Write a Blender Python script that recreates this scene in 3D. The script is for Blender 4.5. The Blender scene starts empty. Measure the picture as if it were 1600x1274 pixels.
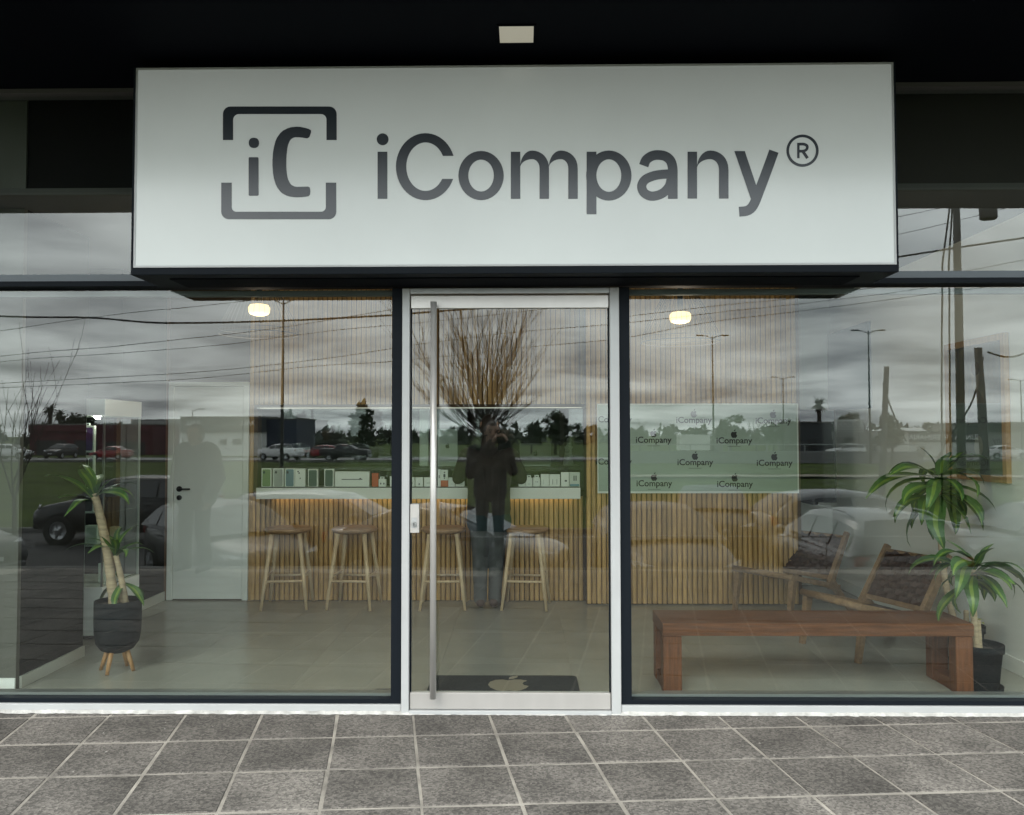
import bpy, bmesh, math, random
from mathutils import Vector, Matrix, noise
import numpy as np

# ------------------------------------------------------------------ camera
SC = bpy.context.scene
COL = SC.collection
CAMH, CAMD, FPX = 1.60, 4.785, 1280.0
cam = bpy.data.cameras.new('camera')
cam.sensor_fit = 'HORIZONTAL'; cam.sensor_width = 36.0
cam.lens = 36.0 * FPX / 1600.0
cam.clip_start = 0.02; cam.clip_end = 3000
cam_ob = bpy.data.objects.new('camera', cam)
COL.objects.link(cam_ob)
PITCH, YAW, ROLL = math.radians(1.92), math.radians(0.8), math.radians(-0.08)
CROT = Matrix.Rotation(YAW, 4, 'Z') @ Matrix.Rotation(math.pi/2 + PITCH, 4, 'X') @ Matrix.Rotation(ROLL, 4, 'Z')
CPOS = Vector((0, -CAMD, CAMH))
cam_ob.matrix_world = Matrix.Translation(CPOS) @ CROT
SC.camera = cam_ob

# ------------------------------------------------------------------ sky (overcast) and weak sun
world = bpy.data.worlds.new('World'); SC.world = world; world.use_nodes = True
wt = world.node_tree; wn, wl = wt.nodes, wt.links
wn.clear()
def N(t, **kw):
    n = wn.new(t)
    for k, v in kw.items(): setattr(n, k, v)
    return n
SUN_EL, SUN_AZ = math.radians(42), math.radians(205)
sky = N('ShaderNodeTexSky', sky_type='NISHITA', sun_disc=False)
sky.sun_elevation = SUN_EL; sky.sun_rotation = SUN_AZ
sky.air_density = 1.0; sky.dust_density = 4.0
tc = N('ShaderNodeTexCoord')
sep = N('ShaderNodeSeparateXYZ'); wl.new(tc.outputs['Generated'], sep.inputs[0])
zc = N('ShaderNodeMath', operation='MAXIMUM'); wl.new(sep.outputs[2], zc.inputs[0]); zc.inputs[1].default_value = 0.0
za = N('ShaderNodeMath', operation='ADD'); wl.new(zc.outputs[0], za.inputs[0]); za.inputs[1].default_value = 0.10
dx = N('ShaderNodeMath', operation='DIVIDE'); wl.new(sep.outputs[0], dx.inputs[0]); wl.new(za.outputs[0], dx.inputs[1])
dy = N('ShaderNodeMath', operation='DIVIDE'); wl.new(sep.outputs[1], dy.inputs[0]); wl.new(za.outputs[0], dy.inputs[1])
cv = N('ShaderNodeCombineXYZ'); wl.new(dx.outputs[0], cv.inputs[0]); wl.new(dy.outputs[0], cv.inputs[1])
nz = N('ShaderNodeTexNoise'); nz.inputs['Scale'].default_value = 0.95; nz.inputs['Detail'].default_value = 9
nz.inputs['Roughness'].default_value = 0.52; nz.inputs['Distortion'].default_value = 0.35
wl.new(cv.outputs[0], nz.inputs['Vector'])
ramp = N('ShaderNodeValToRGB')
ramp.color_ramp.elements[0].position = 0.33; ramp.color_ramp.elements[0].color = (0.27, 0.30, 0.325, 1)
ramp.color_ramp.elements[1].position = 0.66; ramp.color_ramp.elements[1].color = (0.92, 0.99, 0.995, 1)
wl.new(nz.outputs['Fac'], ramp.inputs[0])
skm = N('ShaderNodeMix', data_type='RGBA', blend_type='MULTIPLY'); skm.inputs[0].default_value = 1
wl.new(sky.outputs[0], skm.inputs[6]); skm.inputs[7].default_value = (0.10, 0.10, 0.10, 1)
mixc = N('ShaderNodeMix', data_type='RGBA'); mixc.inputs[0].default_value = 0.93
wl.new(skm.outputs[2], mixc.inputs[6]); wl.new(ramp.outputs[0], mixc.inputs[7])
bg = N('ShaderNodeBackground'); bg.inputs['Strength'].default_value = 1.6
wl.new(mixc.outputs[2], bg.inputs['Color'])
wo = N('ShaderNodeOutputWorld'); wl.new(bg.outputs[0], wo.inputs['Surface'])

sl = bpy.data.lights.new('sun', 'SUN'); sl.energy = 0.6; sl.angle = math.radians(25); sl.color = (1.0, 0.96, 0.9)
sun = bpy.data.objects.new('sun', sl); COL.objects.link(sun)
sdir = Vector((math.sin(SUN_AZ)*math.cos(SUN_EL), math.cos(SUN_AZ)*math.cos(SUN_EL), math.sin(SUN_EL)))
sun.rotation_euler = sdir.to_track_quat('Z', 'Y').to_euler(); sun.location = (-8, -20, 20)

vs = SC.view_settings
vs.view_transform = 'Standard'; vs.look = 'None'; vs.exposure = 1.47; vs.gamma = 1; vs.use_curve_mapping = False
SC.render.engine = 'CYCLES'
cy = SC.cycles
cy.use_denoising = True
try: cy.denoiser = 'OPENIMAGEDENOISE'
except Exception: pass
cy.max_bounces = 8; cy.diffuse_bounces = 4; cy.glossy_bounces = 4; cy.transparent_max_bounces = 24; cy.transmission_bounces = 4
cy.sample_clamp_indirect = 6
cy.caustics_reflective = False; cy.caustics_refractive = False

# ------------------------------------------------------------------ helpers
RND = random.Random(7)
def U(px, py, Y=None, Z=None, X=None):
    """the place on the plane Y / Z / X = c that is seen at (px, py) of the 1600 x 1274 photograph"""
    d = CROT.to_3x3() @ Vector(((px-800)/FPX, -(py-637)/FPX, -1))
    if Y is not None: t = (Y-CPOS.y)/d.y
    elif Z is not None: t = (Z-CPOS.z)/d.z
    else: t = (X-CPOS.x)/d.x
    return CPOS + d*t
def OUT(px, dist):
    """x and y outdoors of what is mirrored at column px, dist metres of optical path away"""
    return (px-818)*dist/FPX, -(dist-CAMD)

MATS = {}
def mat(name, col, rough=0.6, metal=0.0, spec=0.5, var=0.0, vscale=8.0, bump=0.0, bscale=60.0, col2=None, stretch=None,
        emit=None, estr=0.0, objvar=0.0, coat=0.0, detail=4, rvar=0.0):
    if name in MATS: return MATS[name]
    m = bpy.data.materials.new(name); m.use_nodes = True; MATS[name] = m
    nt = m.node_tree; nd, lk = nt.nodes, nt.links
    b = nd['Principled BSDF']
    b.inputs['Base Color'].default_value = (*col, 1); b.inputs['Roughness'].default_value = rough
    b.inputs['Metallic'].default_value = metal; b.inputs['Specular IOR Level'].default_value = spec
    if coat: b.inputs['Coat Weight'].default_value = coat; b.inputs['Coat Roughness'].default_value = 0.05
    m.diffuse_color = (*col, 1)
    co = None
    if var or bump or objvar or rvar:
        t = nd.new('ShaderNodeTexCoord'); src = t.outputs['Object']
        oi = nd.new('ShaderNodeObjectInfo')
        ad = nd.new('ShaderNodeVectorMath'); ad.operation = 'MULTIPLY_ADD'
        cmb = nd.new('ShaderNodeCombineXYZ')
        for k in range(3): lk.new(oi.outputs['Random'], cmb.inputs[k])
        lk.new(cmb.outputs[0], ad.inputs[0]); ad.inputs[1].default_value = (37, 53, 71); lk.new(src, ad.inputs[2])
        src = ad.outputs[0]
        if stretch:
            mp = nd.new('ShaderNodeMapping'); mp.inputs['Scale'].default_value = stretch
            lk.new(src, mp.inputs[0]); src = mp.outputs[0]
    if var:
        n1 = nd.new('ShaderNodeTexNoise'); n1.inputs['Scale'].default_value = vscale; n1.inputs['Detail'].default_value = detail
        lk.new(src, n1.inputs['Vector'])
        r = nd.new('ShaderNodeValToRGB'); r.color_ramp.elements[0].position = 0.28; r.color_ramp.elements[1].position = 0.72
        c2 = col2 or tuple(min(1, c*(1+var)) for c in col)
        c1 = col if col2 else tuple(c*(1-var) for c in col)
        r.color_ramp.elements[0].color = (*c1, 1); r.color_ramp.elements[1].color = (*c2, 1)
        lk.new(n1.outputs['Fac'], r.inputs[0]); co = r.outputs[0]
        if rvar:
            mr = nd.new('ShaderNodeMapRange'); mr.inputs[3].default_value = max(0.02, rough-rvar); mr.inputs[4].default_value = rough+rvar
            lk.new(n1.outputs['Fac'], mr.inputs[0]); lk.new(mr.outputs[0], b.inputs['Roughness'])
    if objvar:
        hs = nd.new('ShaderNodeHueSaturation')
        if co: lk.new(co, hs.inputs['Color'])
        else: hs.inputs['Color'].default_value = (*col, 1)
        mr = nd.new('ShaderNodeMapRange'); mr.inputs[3].default_value = 1-objvar; mr.inputs[4].default_value = 1+objvar
        lk.new(oi.outputs['Random'], mr.inputs[0]); lk.new(mr.outputs[0], hs.inputs['Value']); co = hs.outputs[0]
    if co: lk.new(co, b.inputs['Base Color'])
    if bump:
        n2 = nd.new('ShaderNodeTexNoise'); n2.inputs['Scale'].default_value = bscale; n2.inputs['Detail'].default_value = 3
        lk.new(src, n2.inputs['Vector'])
        bp = nd.new('ShaderNodeBump'); bp.inputs['Strength'].default_value = bump; bp.inputs['Distance'].default_value = 0.01
        lk.new(n2.outputs['Fac'], bp.inputs['Height']); lk.new(bp.outputs[0], b.inputs['Normal'])
    if emit:
        b.inputs['Emission Color'].default_value = (*emit, 1); b.inputs['Emission Strength'].default_value = estr
    return m

class MB:
    """collects shapes into one mesh"""
    def __init__(self): self.v = []; self.f = []; self.mi = []; self.sm = []
    def add(self, vs, fs, mi=0, smooth=False):
        o = len(self.v); self.v += [tuple(v) for v in vs]
        for f in fs: self.f.append(tuple(i+o for i in f)); self.mi.append(mi); self.sm.append(smooth)
        return self
    def box(self, x0, x1, y0, y1, z0, z1, mi=0, bev=0.0):
        if x1 < x0: x0, x1 = x1, x0
        if y1 < y0: y0, y1 = y1, y0
        if z1 < z0: z0, z1 = z1, z0
        if bev:
            b = min(bev, (x1-x0)*.45, (y1-y0)*.45, (z1-z0)*.45)
            V = []; 
            for sx, x in ((-1, x0), (1, x1)):
                for sy, y in ((-1, y0), (1, y1)):
                    for sz, z in ((-1, z0), (1, z1)):
                        V += [(x, y-sy*b, z-sz*b), (x-sx*b, y, z-sz*b), (x-sx*b, y-sy*b, z)]
            idx = lambda i, j, k, a: ((i*2+j)*2+k)*3+a
            F = []
            for i in (0, 1):
                F.append([idx(i,0,0,0), idx(i,1,0,0), idx(i,1,1,0), idx(i,0,1,0)])
                F.append([idx(0,i,0,1), idx(1,i,0,1), idx(1,i,1,1), idx(0,i,1,1)])
                F.append([idx(0,0,i,2), idx(1,0,i,2), idx(1,1,i,2), idx(0,1,i,2)])
            for i in (0, 1):
                for j in (0, 1):
                    F.append([idx(i,j,0,0), idx(i,j,1,0), idx(i,j,1,1), idx(i,j,0,1)])
                    F.append([idx(i,0,j,0), idx(i,1,j,0), idx(i,1,j,2), idx(i,0,j,2)])
                    F.append([idx(0,i,j,1), idx(1,i,j,1), idx(1,i,j,2), idx(0,i,j,2)])
                    for k in (0, 1): F.append([idx(i,j,k,0), idx(i,j,k,1), idx(i,j,k,2)])
            return self.add(V, F, mi)
        V = [(x0,y0,z0),(x1,y0,z0),(x1,y1,z0),(x0,y1,z0),(x0,y0,z1),(x1,y0,z1),(x1,y1,z1),(x0,y1,z1)]
        return self.add(V, [(0,3,2,1),(4,5,6,7),(0,1,5,4),(1,2,6,5),(2,3,7,6),(3,0,4,7)], mi)
    def tube(self, pts, r, n=8, mi=0, cap=True, flat=None):
        pts = [Vector(p) for p in pts]; R = r if isinstance(r, (list, tuple)) else [r]*len(pts)
        V = []; F = []; up = None
        for i, p in enumerate(pts):
            t = (pts[min(i+1, len(pts)-1)] - pts[max(i-1, 0)])
            if t.length < 1e-9: t = Vector((0,0,1))
            t.normalize()
            if up is None:
                up = Vector((0,0,1)) if abs(t.z) < .9 else Vector((1,0,0))
            a = t.cross(up)
            if a.length < 1e-6: a = t.cross(Vector((0,1,0)))
            a.normalize(); b = a.cross(t).normalized(); up = b
            for k in range(n):
                an = 2*math.pi*(k+.5*(n == 4))/n
                V.append(p + (a*math.cos(an)+b*math.sin(an)*(flat or 1))*R[i])
        for i in range(len(pts)-1):
            for k in range(n):
                F.append((i*n+k, i*n+(k+1) % n, (i+1)*n+(k+1) % n, (i+1)*n+k))
        self.add(V, F, mi, n > 4)
        if cap:
            o = len(self.v)-len(V)
            self.f.append(tuple(o+k for k in reversed(range(n)))); self.mi.append(mi); self.sm.append(False)
            self.f.append(tuple(o+(len(pts)-1)*n+k for k in range(n))); self.mi.append(mi); self.sm.append(False)
        return self
    def bar(self, p0, p1, w, h, mi=0, side=None, w1=None, h1=None):
        """a square-section stick from p0 to p1"""
        p0, p1 = Vector(p0), Vector(p1); t = (p1-p0).normalized()
        s = Vector(side) if side else (Vector((0,1,0)) if abs(t.y) < .9 else Vector((1,0,0)))
        a = (s - t*s.dot(t)).normalized(); b = t.cross(a)
        w1 = w1 or w; h1 = h1 or h
        V = []
        for p, ww, hh in ((p0, w, h), (p1, w1, h1)):
            for i, j in ((-1,-1),(1,-1),(1,1),(-1,1)): V.append(p+a*ww/2*i+b*hh/2*j)
        return self.add(V, [(0,3,2,1),(4,5,6,7),(0,1,5,4),(1,2,6,5),(2,3,7,6),(3,0,4,7)], mi)
    def lathe(self, prof, n=24, c=(0,0,0), mi=0, axis='Z', smooth=True):
        V = []; F = []
        for (r, z) in prof:
            for k in range(n):
                a = 2*math.pi*k/n
                if axis == 'Z': p = (r*math.cos(a), r*math.sin(a), z)
                elif axis == 'Y': p = (r*math.cos(a), z, -r*math.sin(a))
                else: p = (z, r*math.cos(a), r*math.sin(a))
                V.append((p[0]+c[0], p[1]+c[1], p[2]+c[2]))
        for i in range(len(prof)-1):
            for k in range(n): F.append((i*n+k, i*n+(k+1) % n, (i+1)*n+(k+1) % n, (i+1)*n+k))
        return self.add(V, F, mi, smooth)
    def prism(self, poly, fn, d0, d1, mi=0):
        """a 2-D outline swept between two depths; fn(u, v, d) -> point"""
        n = len(poly)
        V = [fn(u, v, d0) for u, v in poly] + [fn(u, v, d1) for u, v in poly]
        F = [tuple(range(n)), tuple(reversed(range(n, 2*n)))] + [(i, i+n, (i+1) % n+n, (i+1) % n) for i in range(n)]
        return self.add(V, F, mi)
    def ring(self, outer, inner, fn, d0, d1, mi=0, closed=True):
        n = len(outer)
        V = [fn(*p, d0) for p in outer]+[fn(*p, d0) for p in inner]+[fn(*p, d1) for p in outer]+[fn(*p, d1) for p in inner]
        F = []
        for i in range(n if closed else n-1):
            j = (i+1) % n
            F += [(i, j, n+j, n+i), (2*n+i, 3*n+i, 3*n+j, 2*n+j), (i, 2*n+i, 2*n+j, j), (n+i, n+j, 3*n+j, 3*n+i)]
        if not closed:
            for i in (0, n-1): F.append((i, n+i, 3*n+i, 2*n+i))
        return self.add(V, F, mi)
    def mesh(self, name, mats):
        me = bpy.data.meshes.new(name)
        me.from_pydata(self.v, [], self.f)
        for m in (mats if isinstance(mats, (list, tuple)) else [mats]): me.materials.append(m)
        me.polygons.foreach_set('material_index', self.mi)
        me.polygons.foreach_set('use_smooth', self.sm)
        me.update()
        bm = bmesh.new(); bm.from_mesh(me); bmesh.ops.recalc_face_normals(bm, faces=bm.faces); bm.to_mesh(me); bm.free()
        return me
    def obj(self, name, mats, parent=None, loc=None, rz=0, label=None):
        return link(name, self.mesh(name, mats), parent, loc, rz, label)

def link(name, data, parent=None, loc=None, rz=0, label=None):
    o = bpy.data.objects.new(name, data); COL.objects.link(o)
    if parent is not None: o.parent = parent
    if loc is not None: o.location = loc
    if rz: o.rotation_euler = (0, 0, rz)
    if label: o['label'] = label
    return o
def tag(o, label, cat, group=None):
    o['label'] = label; o['category'] = cat
    if group: o['group'] = group
    return o
def thing(name, label, cat, loc=(0,0,0), rz=0, group=None):
    return tag(link(name, None, None, loc, rz), label, cat, group)
def struct(o, kind='structure'):
    o['kind'] = kind; return o
def subtree(o):
    return [c for c in COL.objects if c.parent is o]
def copy_tree(o, loc, rz, label, group=None, kids=None):
    r = o.copy(); COL.objects.link(r); r.location = loc; r.rotation_euler = (0, 0, rz); r['label'] = label
    if group: r['group'] = group
    for ch in o.children:
        c = ch.copy(); COL.objects.link(c); c.parent = r
        for g in ch.children:
            d = g.copy(); COL.objects.link(d); d.parent = c
    return r
def ell(cx, cy, rx, ry, a0=0, a1=360, n=40):
    return [(cx+rx*math.cos(math.radians(a0+(a1-a0)*i/n)), cy+ry*math.sin(math.radians(a0+(a1-a0)*i/n))) for i in range(n+(0 if a1-a0 == 360 else 1))]
def smooth_line(P, k=6):
    out = []
    n = len(P)
    for i in range(n-1):
        p0, p1, p2, p3 = P[max(i-1,0)], P[i], P[i+1], P[min(i+2,n-1)]
        for j in range(k):
            t = j/k
            out.append(tuple(.5*((2*b)+(-a+c)*t+(2*a-5*b+4*c-d)*t*t+(-a+3*b-3*c+d)*t**3) for a,b,c,d in zip(p0,p1,p2,p3)))
    out.append(tuple(P[-1])); return out
def ribbon(P, w):
    L = []; R = []
    for i, p in enumerate(P):
        a, b = P[max(i-1,0)], P[min(i+1,len(P)-1)]
        tx, ty = b[0]-a[0], b[1]-a[1]; l = math.hypot(tx, ty) or 1
        ww = w if not callable(w) else w(i/(len(P)-1))
        nx, ny = -ty/l*ww/2, tx/l*ww/2
        L.append((p[0]+nx, p[1]+ny)); R.append((p[0]-nx, p[1]-ny))
    return L, R
def text_mesh(body, size, depth=0.0, bold=0.0, align='CENTER', sx=1.0):
    c = bpy.data.curves.new('lettering', 'FONT'); c.body = body; c.size = size; c.extrude = depth; c.offset = bold
    c.align_x = align; c.resolution_u = 3
    o = bpy.data.objects.new('lettering', c); COL.objects.link(o)
    dg = bpy.context.evaluated_depsgraph_get()
    me = bpy.data.meshes.new_from_object(o.evaluated_get(dg))
    bpy.data.objects.remove(o); bpy.data.curves.remove(c)
    if sx != 1: me.transform(Matrix.Diagonal((sx, 1, 1, 1)))
    return me
def text_obj(body, size, m, M, parent=None, name='lettering', depth=0.001, bold=0.0, align='CENTER', sx=1.0):
    me = text_mesh(body, size, depth, bold, align, sx); me.transform(M); me.materials.clear(); me.materials.append(m)
    return link(name, me, parent)
# orientation helpers: text facing the street (-Y) and text facing the shop (+Y)
FACE_STREET = Matrix.Rotation(math.pi/2, 4, 'X')
FACE_SHOP = Matrix.Rotation(math.pi, 4, 'Z') @ FACE_STREET
def apple_polys(s):
    body = [(0,.30),(.10,.36),(.24,.36),(.36,.28),(.30,.20),(.27,.09),(.30,-.03),(.39,-.10),(.34,-.24),(.24,-.38),(.14,-.43),(.02,-.39),(-.10,-.43),(-.22,-.38),(-.34,-.20),(-.39,0),(-.36,.20),(-.26,.33),(-.12,.36)]
    leaf = [(.0,.40),(.01,.52),(.09,.62),(.18,.65),(.17,.53),(.09,.43)]
    return [[(x*s, y*s) for x, y in p] for p in (body, leaf)]

# ------------------------------------------------------------------ materials
M_grout = mat('grout', (0.35,0.322,0.28), 0.95, var=.38, vscale=6, bump=.5, bscale=120)
M_conc = mat('concrete', (0.17,0.165,0.155), 0.85, var=.28, vscale=3.0, bump=.25, bscale=25)
M_black = mat('black_paint', (0.0025,0.0035,0.006), 0.7, spec=.05)
M_alublk = mat('black_aluminium', (0.006,0.009,0.013), 0.6, spec=.14)
M_aluwht = mat('white_aluminium', (0.47,0.48,0.475), 0.35, var=.05, vscale=5)
M_alugry = mat('anodised_aluminium', (0.42,0.43,0.42), 0.32, metal=.75)
M_steel = mat('brushed_steel', (0.60,0.58,0.55), 0.36, metal=.5, var=.05, vscale=9, stretch=(1,1,.3))
M_signw = mat('sign_acrylic', (0.545,0.578,0.553), 0.17, spec=.6, var=.04, vscale=1.6, bump=.035, bscale=2.0, emit=(.94,1.0,.965), estr=.042)  # faint even glow added to lift the face's top, shaded by the soffit
M_signk = mat('sign_vinyl', (0.026,0.033,0.041), 0.24, spec=.7)
M_floor = mat('porcelain_floor', (0.31,0.30,0.26), 0.22, spec=.45, var=.08, vscale=2.5, rvar=.07, objvar=.02)
M_joint = mat('floor_joint', (0.28,0.27,0.235), 0.4)
M_white = mat('white_paint', (0.80,0.80,0.77), 0.6, var=.03, vscale=2, bump=.03, bscale=90)
M_door = mat('door_lacquer', (0.80,0.80,0.77), 0.4, var=.02, vscale=2)
M_dark = mat('charcoal_wall', (0.020,0.019,0.018), 0.9, spec=.08, var=.25, vscale=3, stretch=(1,1,.4), bump=.1, bscale=40)
M_slat = mat('oak_slat', (0.45,0.27,0.105), 0.55, var=.22, vscale=9, stretch=(6,6,.5), objvar=.22, bump=.05, bscale=30)
M_slatb = mat('slat_backing', (0.085,0.052,0.027), 0.9)
M_cwhite = mat('counter_white', (0.66,0.66,0.61), 0.4)
M_led = mat('led_strip', (1,.8,.5), emit=(1.0,.82,.55), estr=1.1)
M_bulb = mat('lamp_bulb', (.25,.2,.12), emit=(1.0,.64,.26), estr=.75)
M_ash = mat('ash_wood', (0.56,0.40,0.24), 0.5, var=.16, vscale=10, stretch=(4,4,.6), objvar=.05)
M_jat = mat('jatoba_wood', (0.120,0.043,0.016), 0.5, spec=.3, var=.35, vscale=7, stretch=(.7,9,9), bump=.08, bscale=30)
M_teak = mat('teak_wood', (0.23,0.14,0.075), 0.6, spec=.3, var=.25, vscale=10, stretch=(3,3,3))
M_leath = mat('brown_leather', (0.042,0.018,0.011), 0.6, spec=.3, var=.25, vscale=30, objvar=.2)
M_leaf = mat('leaf_green', (0.042,0.105,0.022), 0.38, var=.3, vscale=10, objvar=.2)
M_leafy = mat('leaf_stripe', (0.16,0.235,0.035), 0.4, var=.2, vscale=10, objvar=.15)
M_stem = mat('cane_bark', (0.40,0.30,0.19), 0.8, var=.3, vscale=12, stretch=(1,1,5), bump=.5, bscale=40)
M_pot = mat('black_pot', (0.004,0.007,0.009), 0.85, spec=.10, var=.1)
M_soil = mat('soil', (0.03,0.02,0.014), 0.95, bump=.8, bscale=60)
M_plastic = mat('black_plastic', (0.012,0.012,0.013), 0.35)
M_wire = mat('wire_shade', (0.05,0.042,0.035), 0.6)
M_boxw = mat('box_white', (0.70,0.73,0.66), 0.45)
M_ink = mat('ink_black', (0.015,0.016,0.017), 0.6)
M_inkg = mat('ink_grey', (0.10,0.11,0.11), 0.6)
M_asph = mat('asphalt', (0.035,0.035,0.035), 0.9, var=.25, vscale=.6, bump=.3, bscale=80)
M_grass = mat('grass', (0.055,0.080,0.016), 0.95, spec=.1, var=.35, vscale=.35, detail=8, bump=.6, bscale=8)
M_bark = mat('bark', (0.030,0.022,0.017), 0.9, var=.2)
M_fol = mat('dark_foliage', (0.025,0.038,0.018), 0.8, var=.5, vscale=3)
M_tyre = mat('tyre', (0.015,0.015,0.015), 0.85)
M_rim = mat('alloy_rim', (0.45,0.46,0.47), 0.3, metal=.9)
M_cglass = mat('car_glass', (0.012,0.015,0.017), 0.05, spec=.8)
M_lamp = mat('headlight', (0.65,0.66,0.66), 0.1, spec=.8)
M_tail = mat('tail_light', (0.30,0.012,0.012), 0.15)
M_pole = mat('pole_grey', (0.09,0.088,0.085), 0.7, var=.2, vscale=2)
M_galv = mat('galvanised', (0.33,0.34,0.34), 0.45, metal=.4)
M_cable = mat('cable', (0.012,0.012,0.012), 0.7)

def aggregate():
    """exposed-aggregate paver: dark matrix with paler and darker grains, worn and stained"""
    m = mat('paver_aggregate', (0.2,0.19,0.18), 0.85, spec=.35)
    nt = m.node_tree; nd, lk = nt.nodes, nt.links; b = nd['Principled BSDF']
    geo = nd.new('ShaderNodeNewGeometry'); oi = nd.new('ShaderNodeObjectInfo')
    v = nd.new('ShaderNodeTexVoronoi'); v.inputs['Scale'].default_value = 92; lk.new(geo.outputs['Position'], v.inputs['Vector'])
    r = nd.new('ShaderNodeValToRGB'); r.color_ramp.elements[0].color = (.100,.092,.083,1); r.color_ramp.elements[1].color = (.228,.209,.186,1)
    r.color_ramp.elements[0].position = .1; r.color_ramp.elements[1].position = .95
    sp = nd.new('ShaderNodeSeparateColor'); lk.new(v.outputs['Color'], sp.inputs[0]); lk.new(sp.outputs[0], r.inputs[0])
    n = nd.new('ShaderNodeTexNoise'); n.inputs['Scale'].default_value = 2.6; n.inputs['Detail'].default_value = 6; lk.new(geo.outputs['Position'], n.inputs['Vector'])
    mr = nd.new('ShaderNodeMapRange'); mr.inputs[1].default_value = .3; mr.inputs[2].default_value = .7; mr.inputs[3].default_value = .60; mr.inputs[4].default_value = 1.28
    lk.new(n.outputs['Fac'], mr.inputs[0])
    mo = nd.new('ShaderNodeMapRange'); mo.inputs[3].default_value = .80; mo.inputs[4].default_value = 1.16; lk.new(oi.outputs['Random'], mo.inputs[0])
    mm = nd.new('ShaderNodeMath'); mm.operation = 'MULTIPLY'; lk.new(mr.outputs[0], mm.inputs[0]); lk.new(mo.outputs[0], mm.inputs[1])
    hs = nd.new('ShaderNodeHueSaturation'); lk.new(r.outputs[0], hs.inputs['Color']); lk.new(mm.outputs[0], hs.inputs['Value'])
    # pale cement splashes
    n3 = nd.new('ShaderNodeTexNoise'); n3.inputs['Scale'].default_value = 5.5; n3.inputs['Detail'].default_value = 9; n3.inputs['Roughness'].default_value = .7
    lk.new(geo.outputs['Position'], n3.inputs['Vector'])
    r3 = nd.new('ShaderNodeValToRGB'); r3.color_ramp.elements[0].position = .66; r3.color_ramp.elements[1].position = .76
    r3.color_ramp.elements[0].color = (0,0,0,1); r3.color_ramp.elements[1].color = (.6,.6,.6,1); lk.new(n3.outputs['Fac'], r3.inputs[0])
    mx = nd.new('ShaderNodeMix'); mx.data_type = 'RGBA'; lk.new(r3.outputs[0], mx.inputs[0]); lk.new(hs.outputs[0], mx.inputs[6]); mx.inputs[7].default_value = (.30,.285,.255,1)
    lk.new(mx.outputs[2], b.inputs['Base Color'])
    bp = nd.new('ShaderNodeBump'); bp.inputs['Strength'].default_value = .7; bp.inputs['Distance'].default_value = .003
    lk.new(v.outputs['Distance'], bp.inputs['Height']); lk.new(bp.outputs[0], b.inputs['Normal'])
    return m
M_paver = aggregate()

def glass_mat(name, gain, tint):
    m = bpy.data.materials.new(name); m.use_nodes = True; MATS[name] = m
    nt = m.node_tree; nd, lk = nt.nodes, nt.links; nd.clear()
    o = nd.new('ShaderNodeOutputMaterial'); tr = nd.new('ShaderNodeBsdfTransparent'); tr.inputs[0].default_value = (*tint, 1)
    gl = nd.new('ShaderNodeBsdfGlossy'); gl.inputs['Roughness'].default_value = 0.0; gl.inputs['Color'].default_value = (.97,1,.985,1)
    fr = nd.new('ShaderNodeFresnel'); fr.inputs[0].default_value = 1.5
    g = nd.new('ShaderNodeNewGeometry')
    # the same reflectance on both faces of a sheet (no internal-angle trap on the way out)
    mx0 = nd.new('ShaderNodeMath'); mx0.operation = 'MULTIPLY'; mx0.inputs[1].default_value = gain; lk.new(fr.outputs[0], mx0.inputs[0])
    mn = nd.new('ShaderNodeMath'); mn.operation = 'MINIMUM'; mn.inputs[1].default_value = .5; lk.new(mx0.outputs[0], mn.inputs[0])
    bf = nd.new('ShaderNodeMath'); bf.operation = 'SUBTRACT'; bf.inputs[0].default_value = 1; lk.new(g.outputs['Backfacing'], bf.inputs[1])
    mu = nd.new('ShaderNodeMath'); mu.operation = 'MULTIPLY'; lk.new(mn.outputs[0], mu.inputs[0]); lk.new(bf.outputs[0], mu.inputs[1])
    # faint unevenness of float glass
    tc_ = nd.new('ShaderNodeTexCoord'); nz_ = nd.new('ShaderNodeTexNoise'); nz_.inputs['Scale'].default_value = 1.3; nz_.inputs['Detail'].default_value = 1
    lk.new(tc_.outputs['Object'], nz_.inputs['Vector']); bp_ = nd.new('ShaderNodeBump'); bp_.inputs['Strength'].default_value = 1.0; bp_.inputs['Distance'].default_value = .0004
    lk.new(nz_.outputs['Fac'], bp_.inputs['Height']); lk.new(bp_.outputs[0], gl.inputs['Normal'])
    mix = nd.new('ShaderNodeMixShader'); lk.new(mu.outputs[0], mix.inputs[0]); lk.new(tr.outputs[0], mix.inputs[1]); lk.new(gl.outputs[0], mix.inputs[2])
    lk.new(mix.outputs[0], o.inputs['Surface'])
    return m
M_glass = glass_mat('window_glass', 2.3, (.93,.965,.945))
M_gclear = glass_mat('cabinet_glass', 1.6, (.95,.985,.965))
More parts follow.
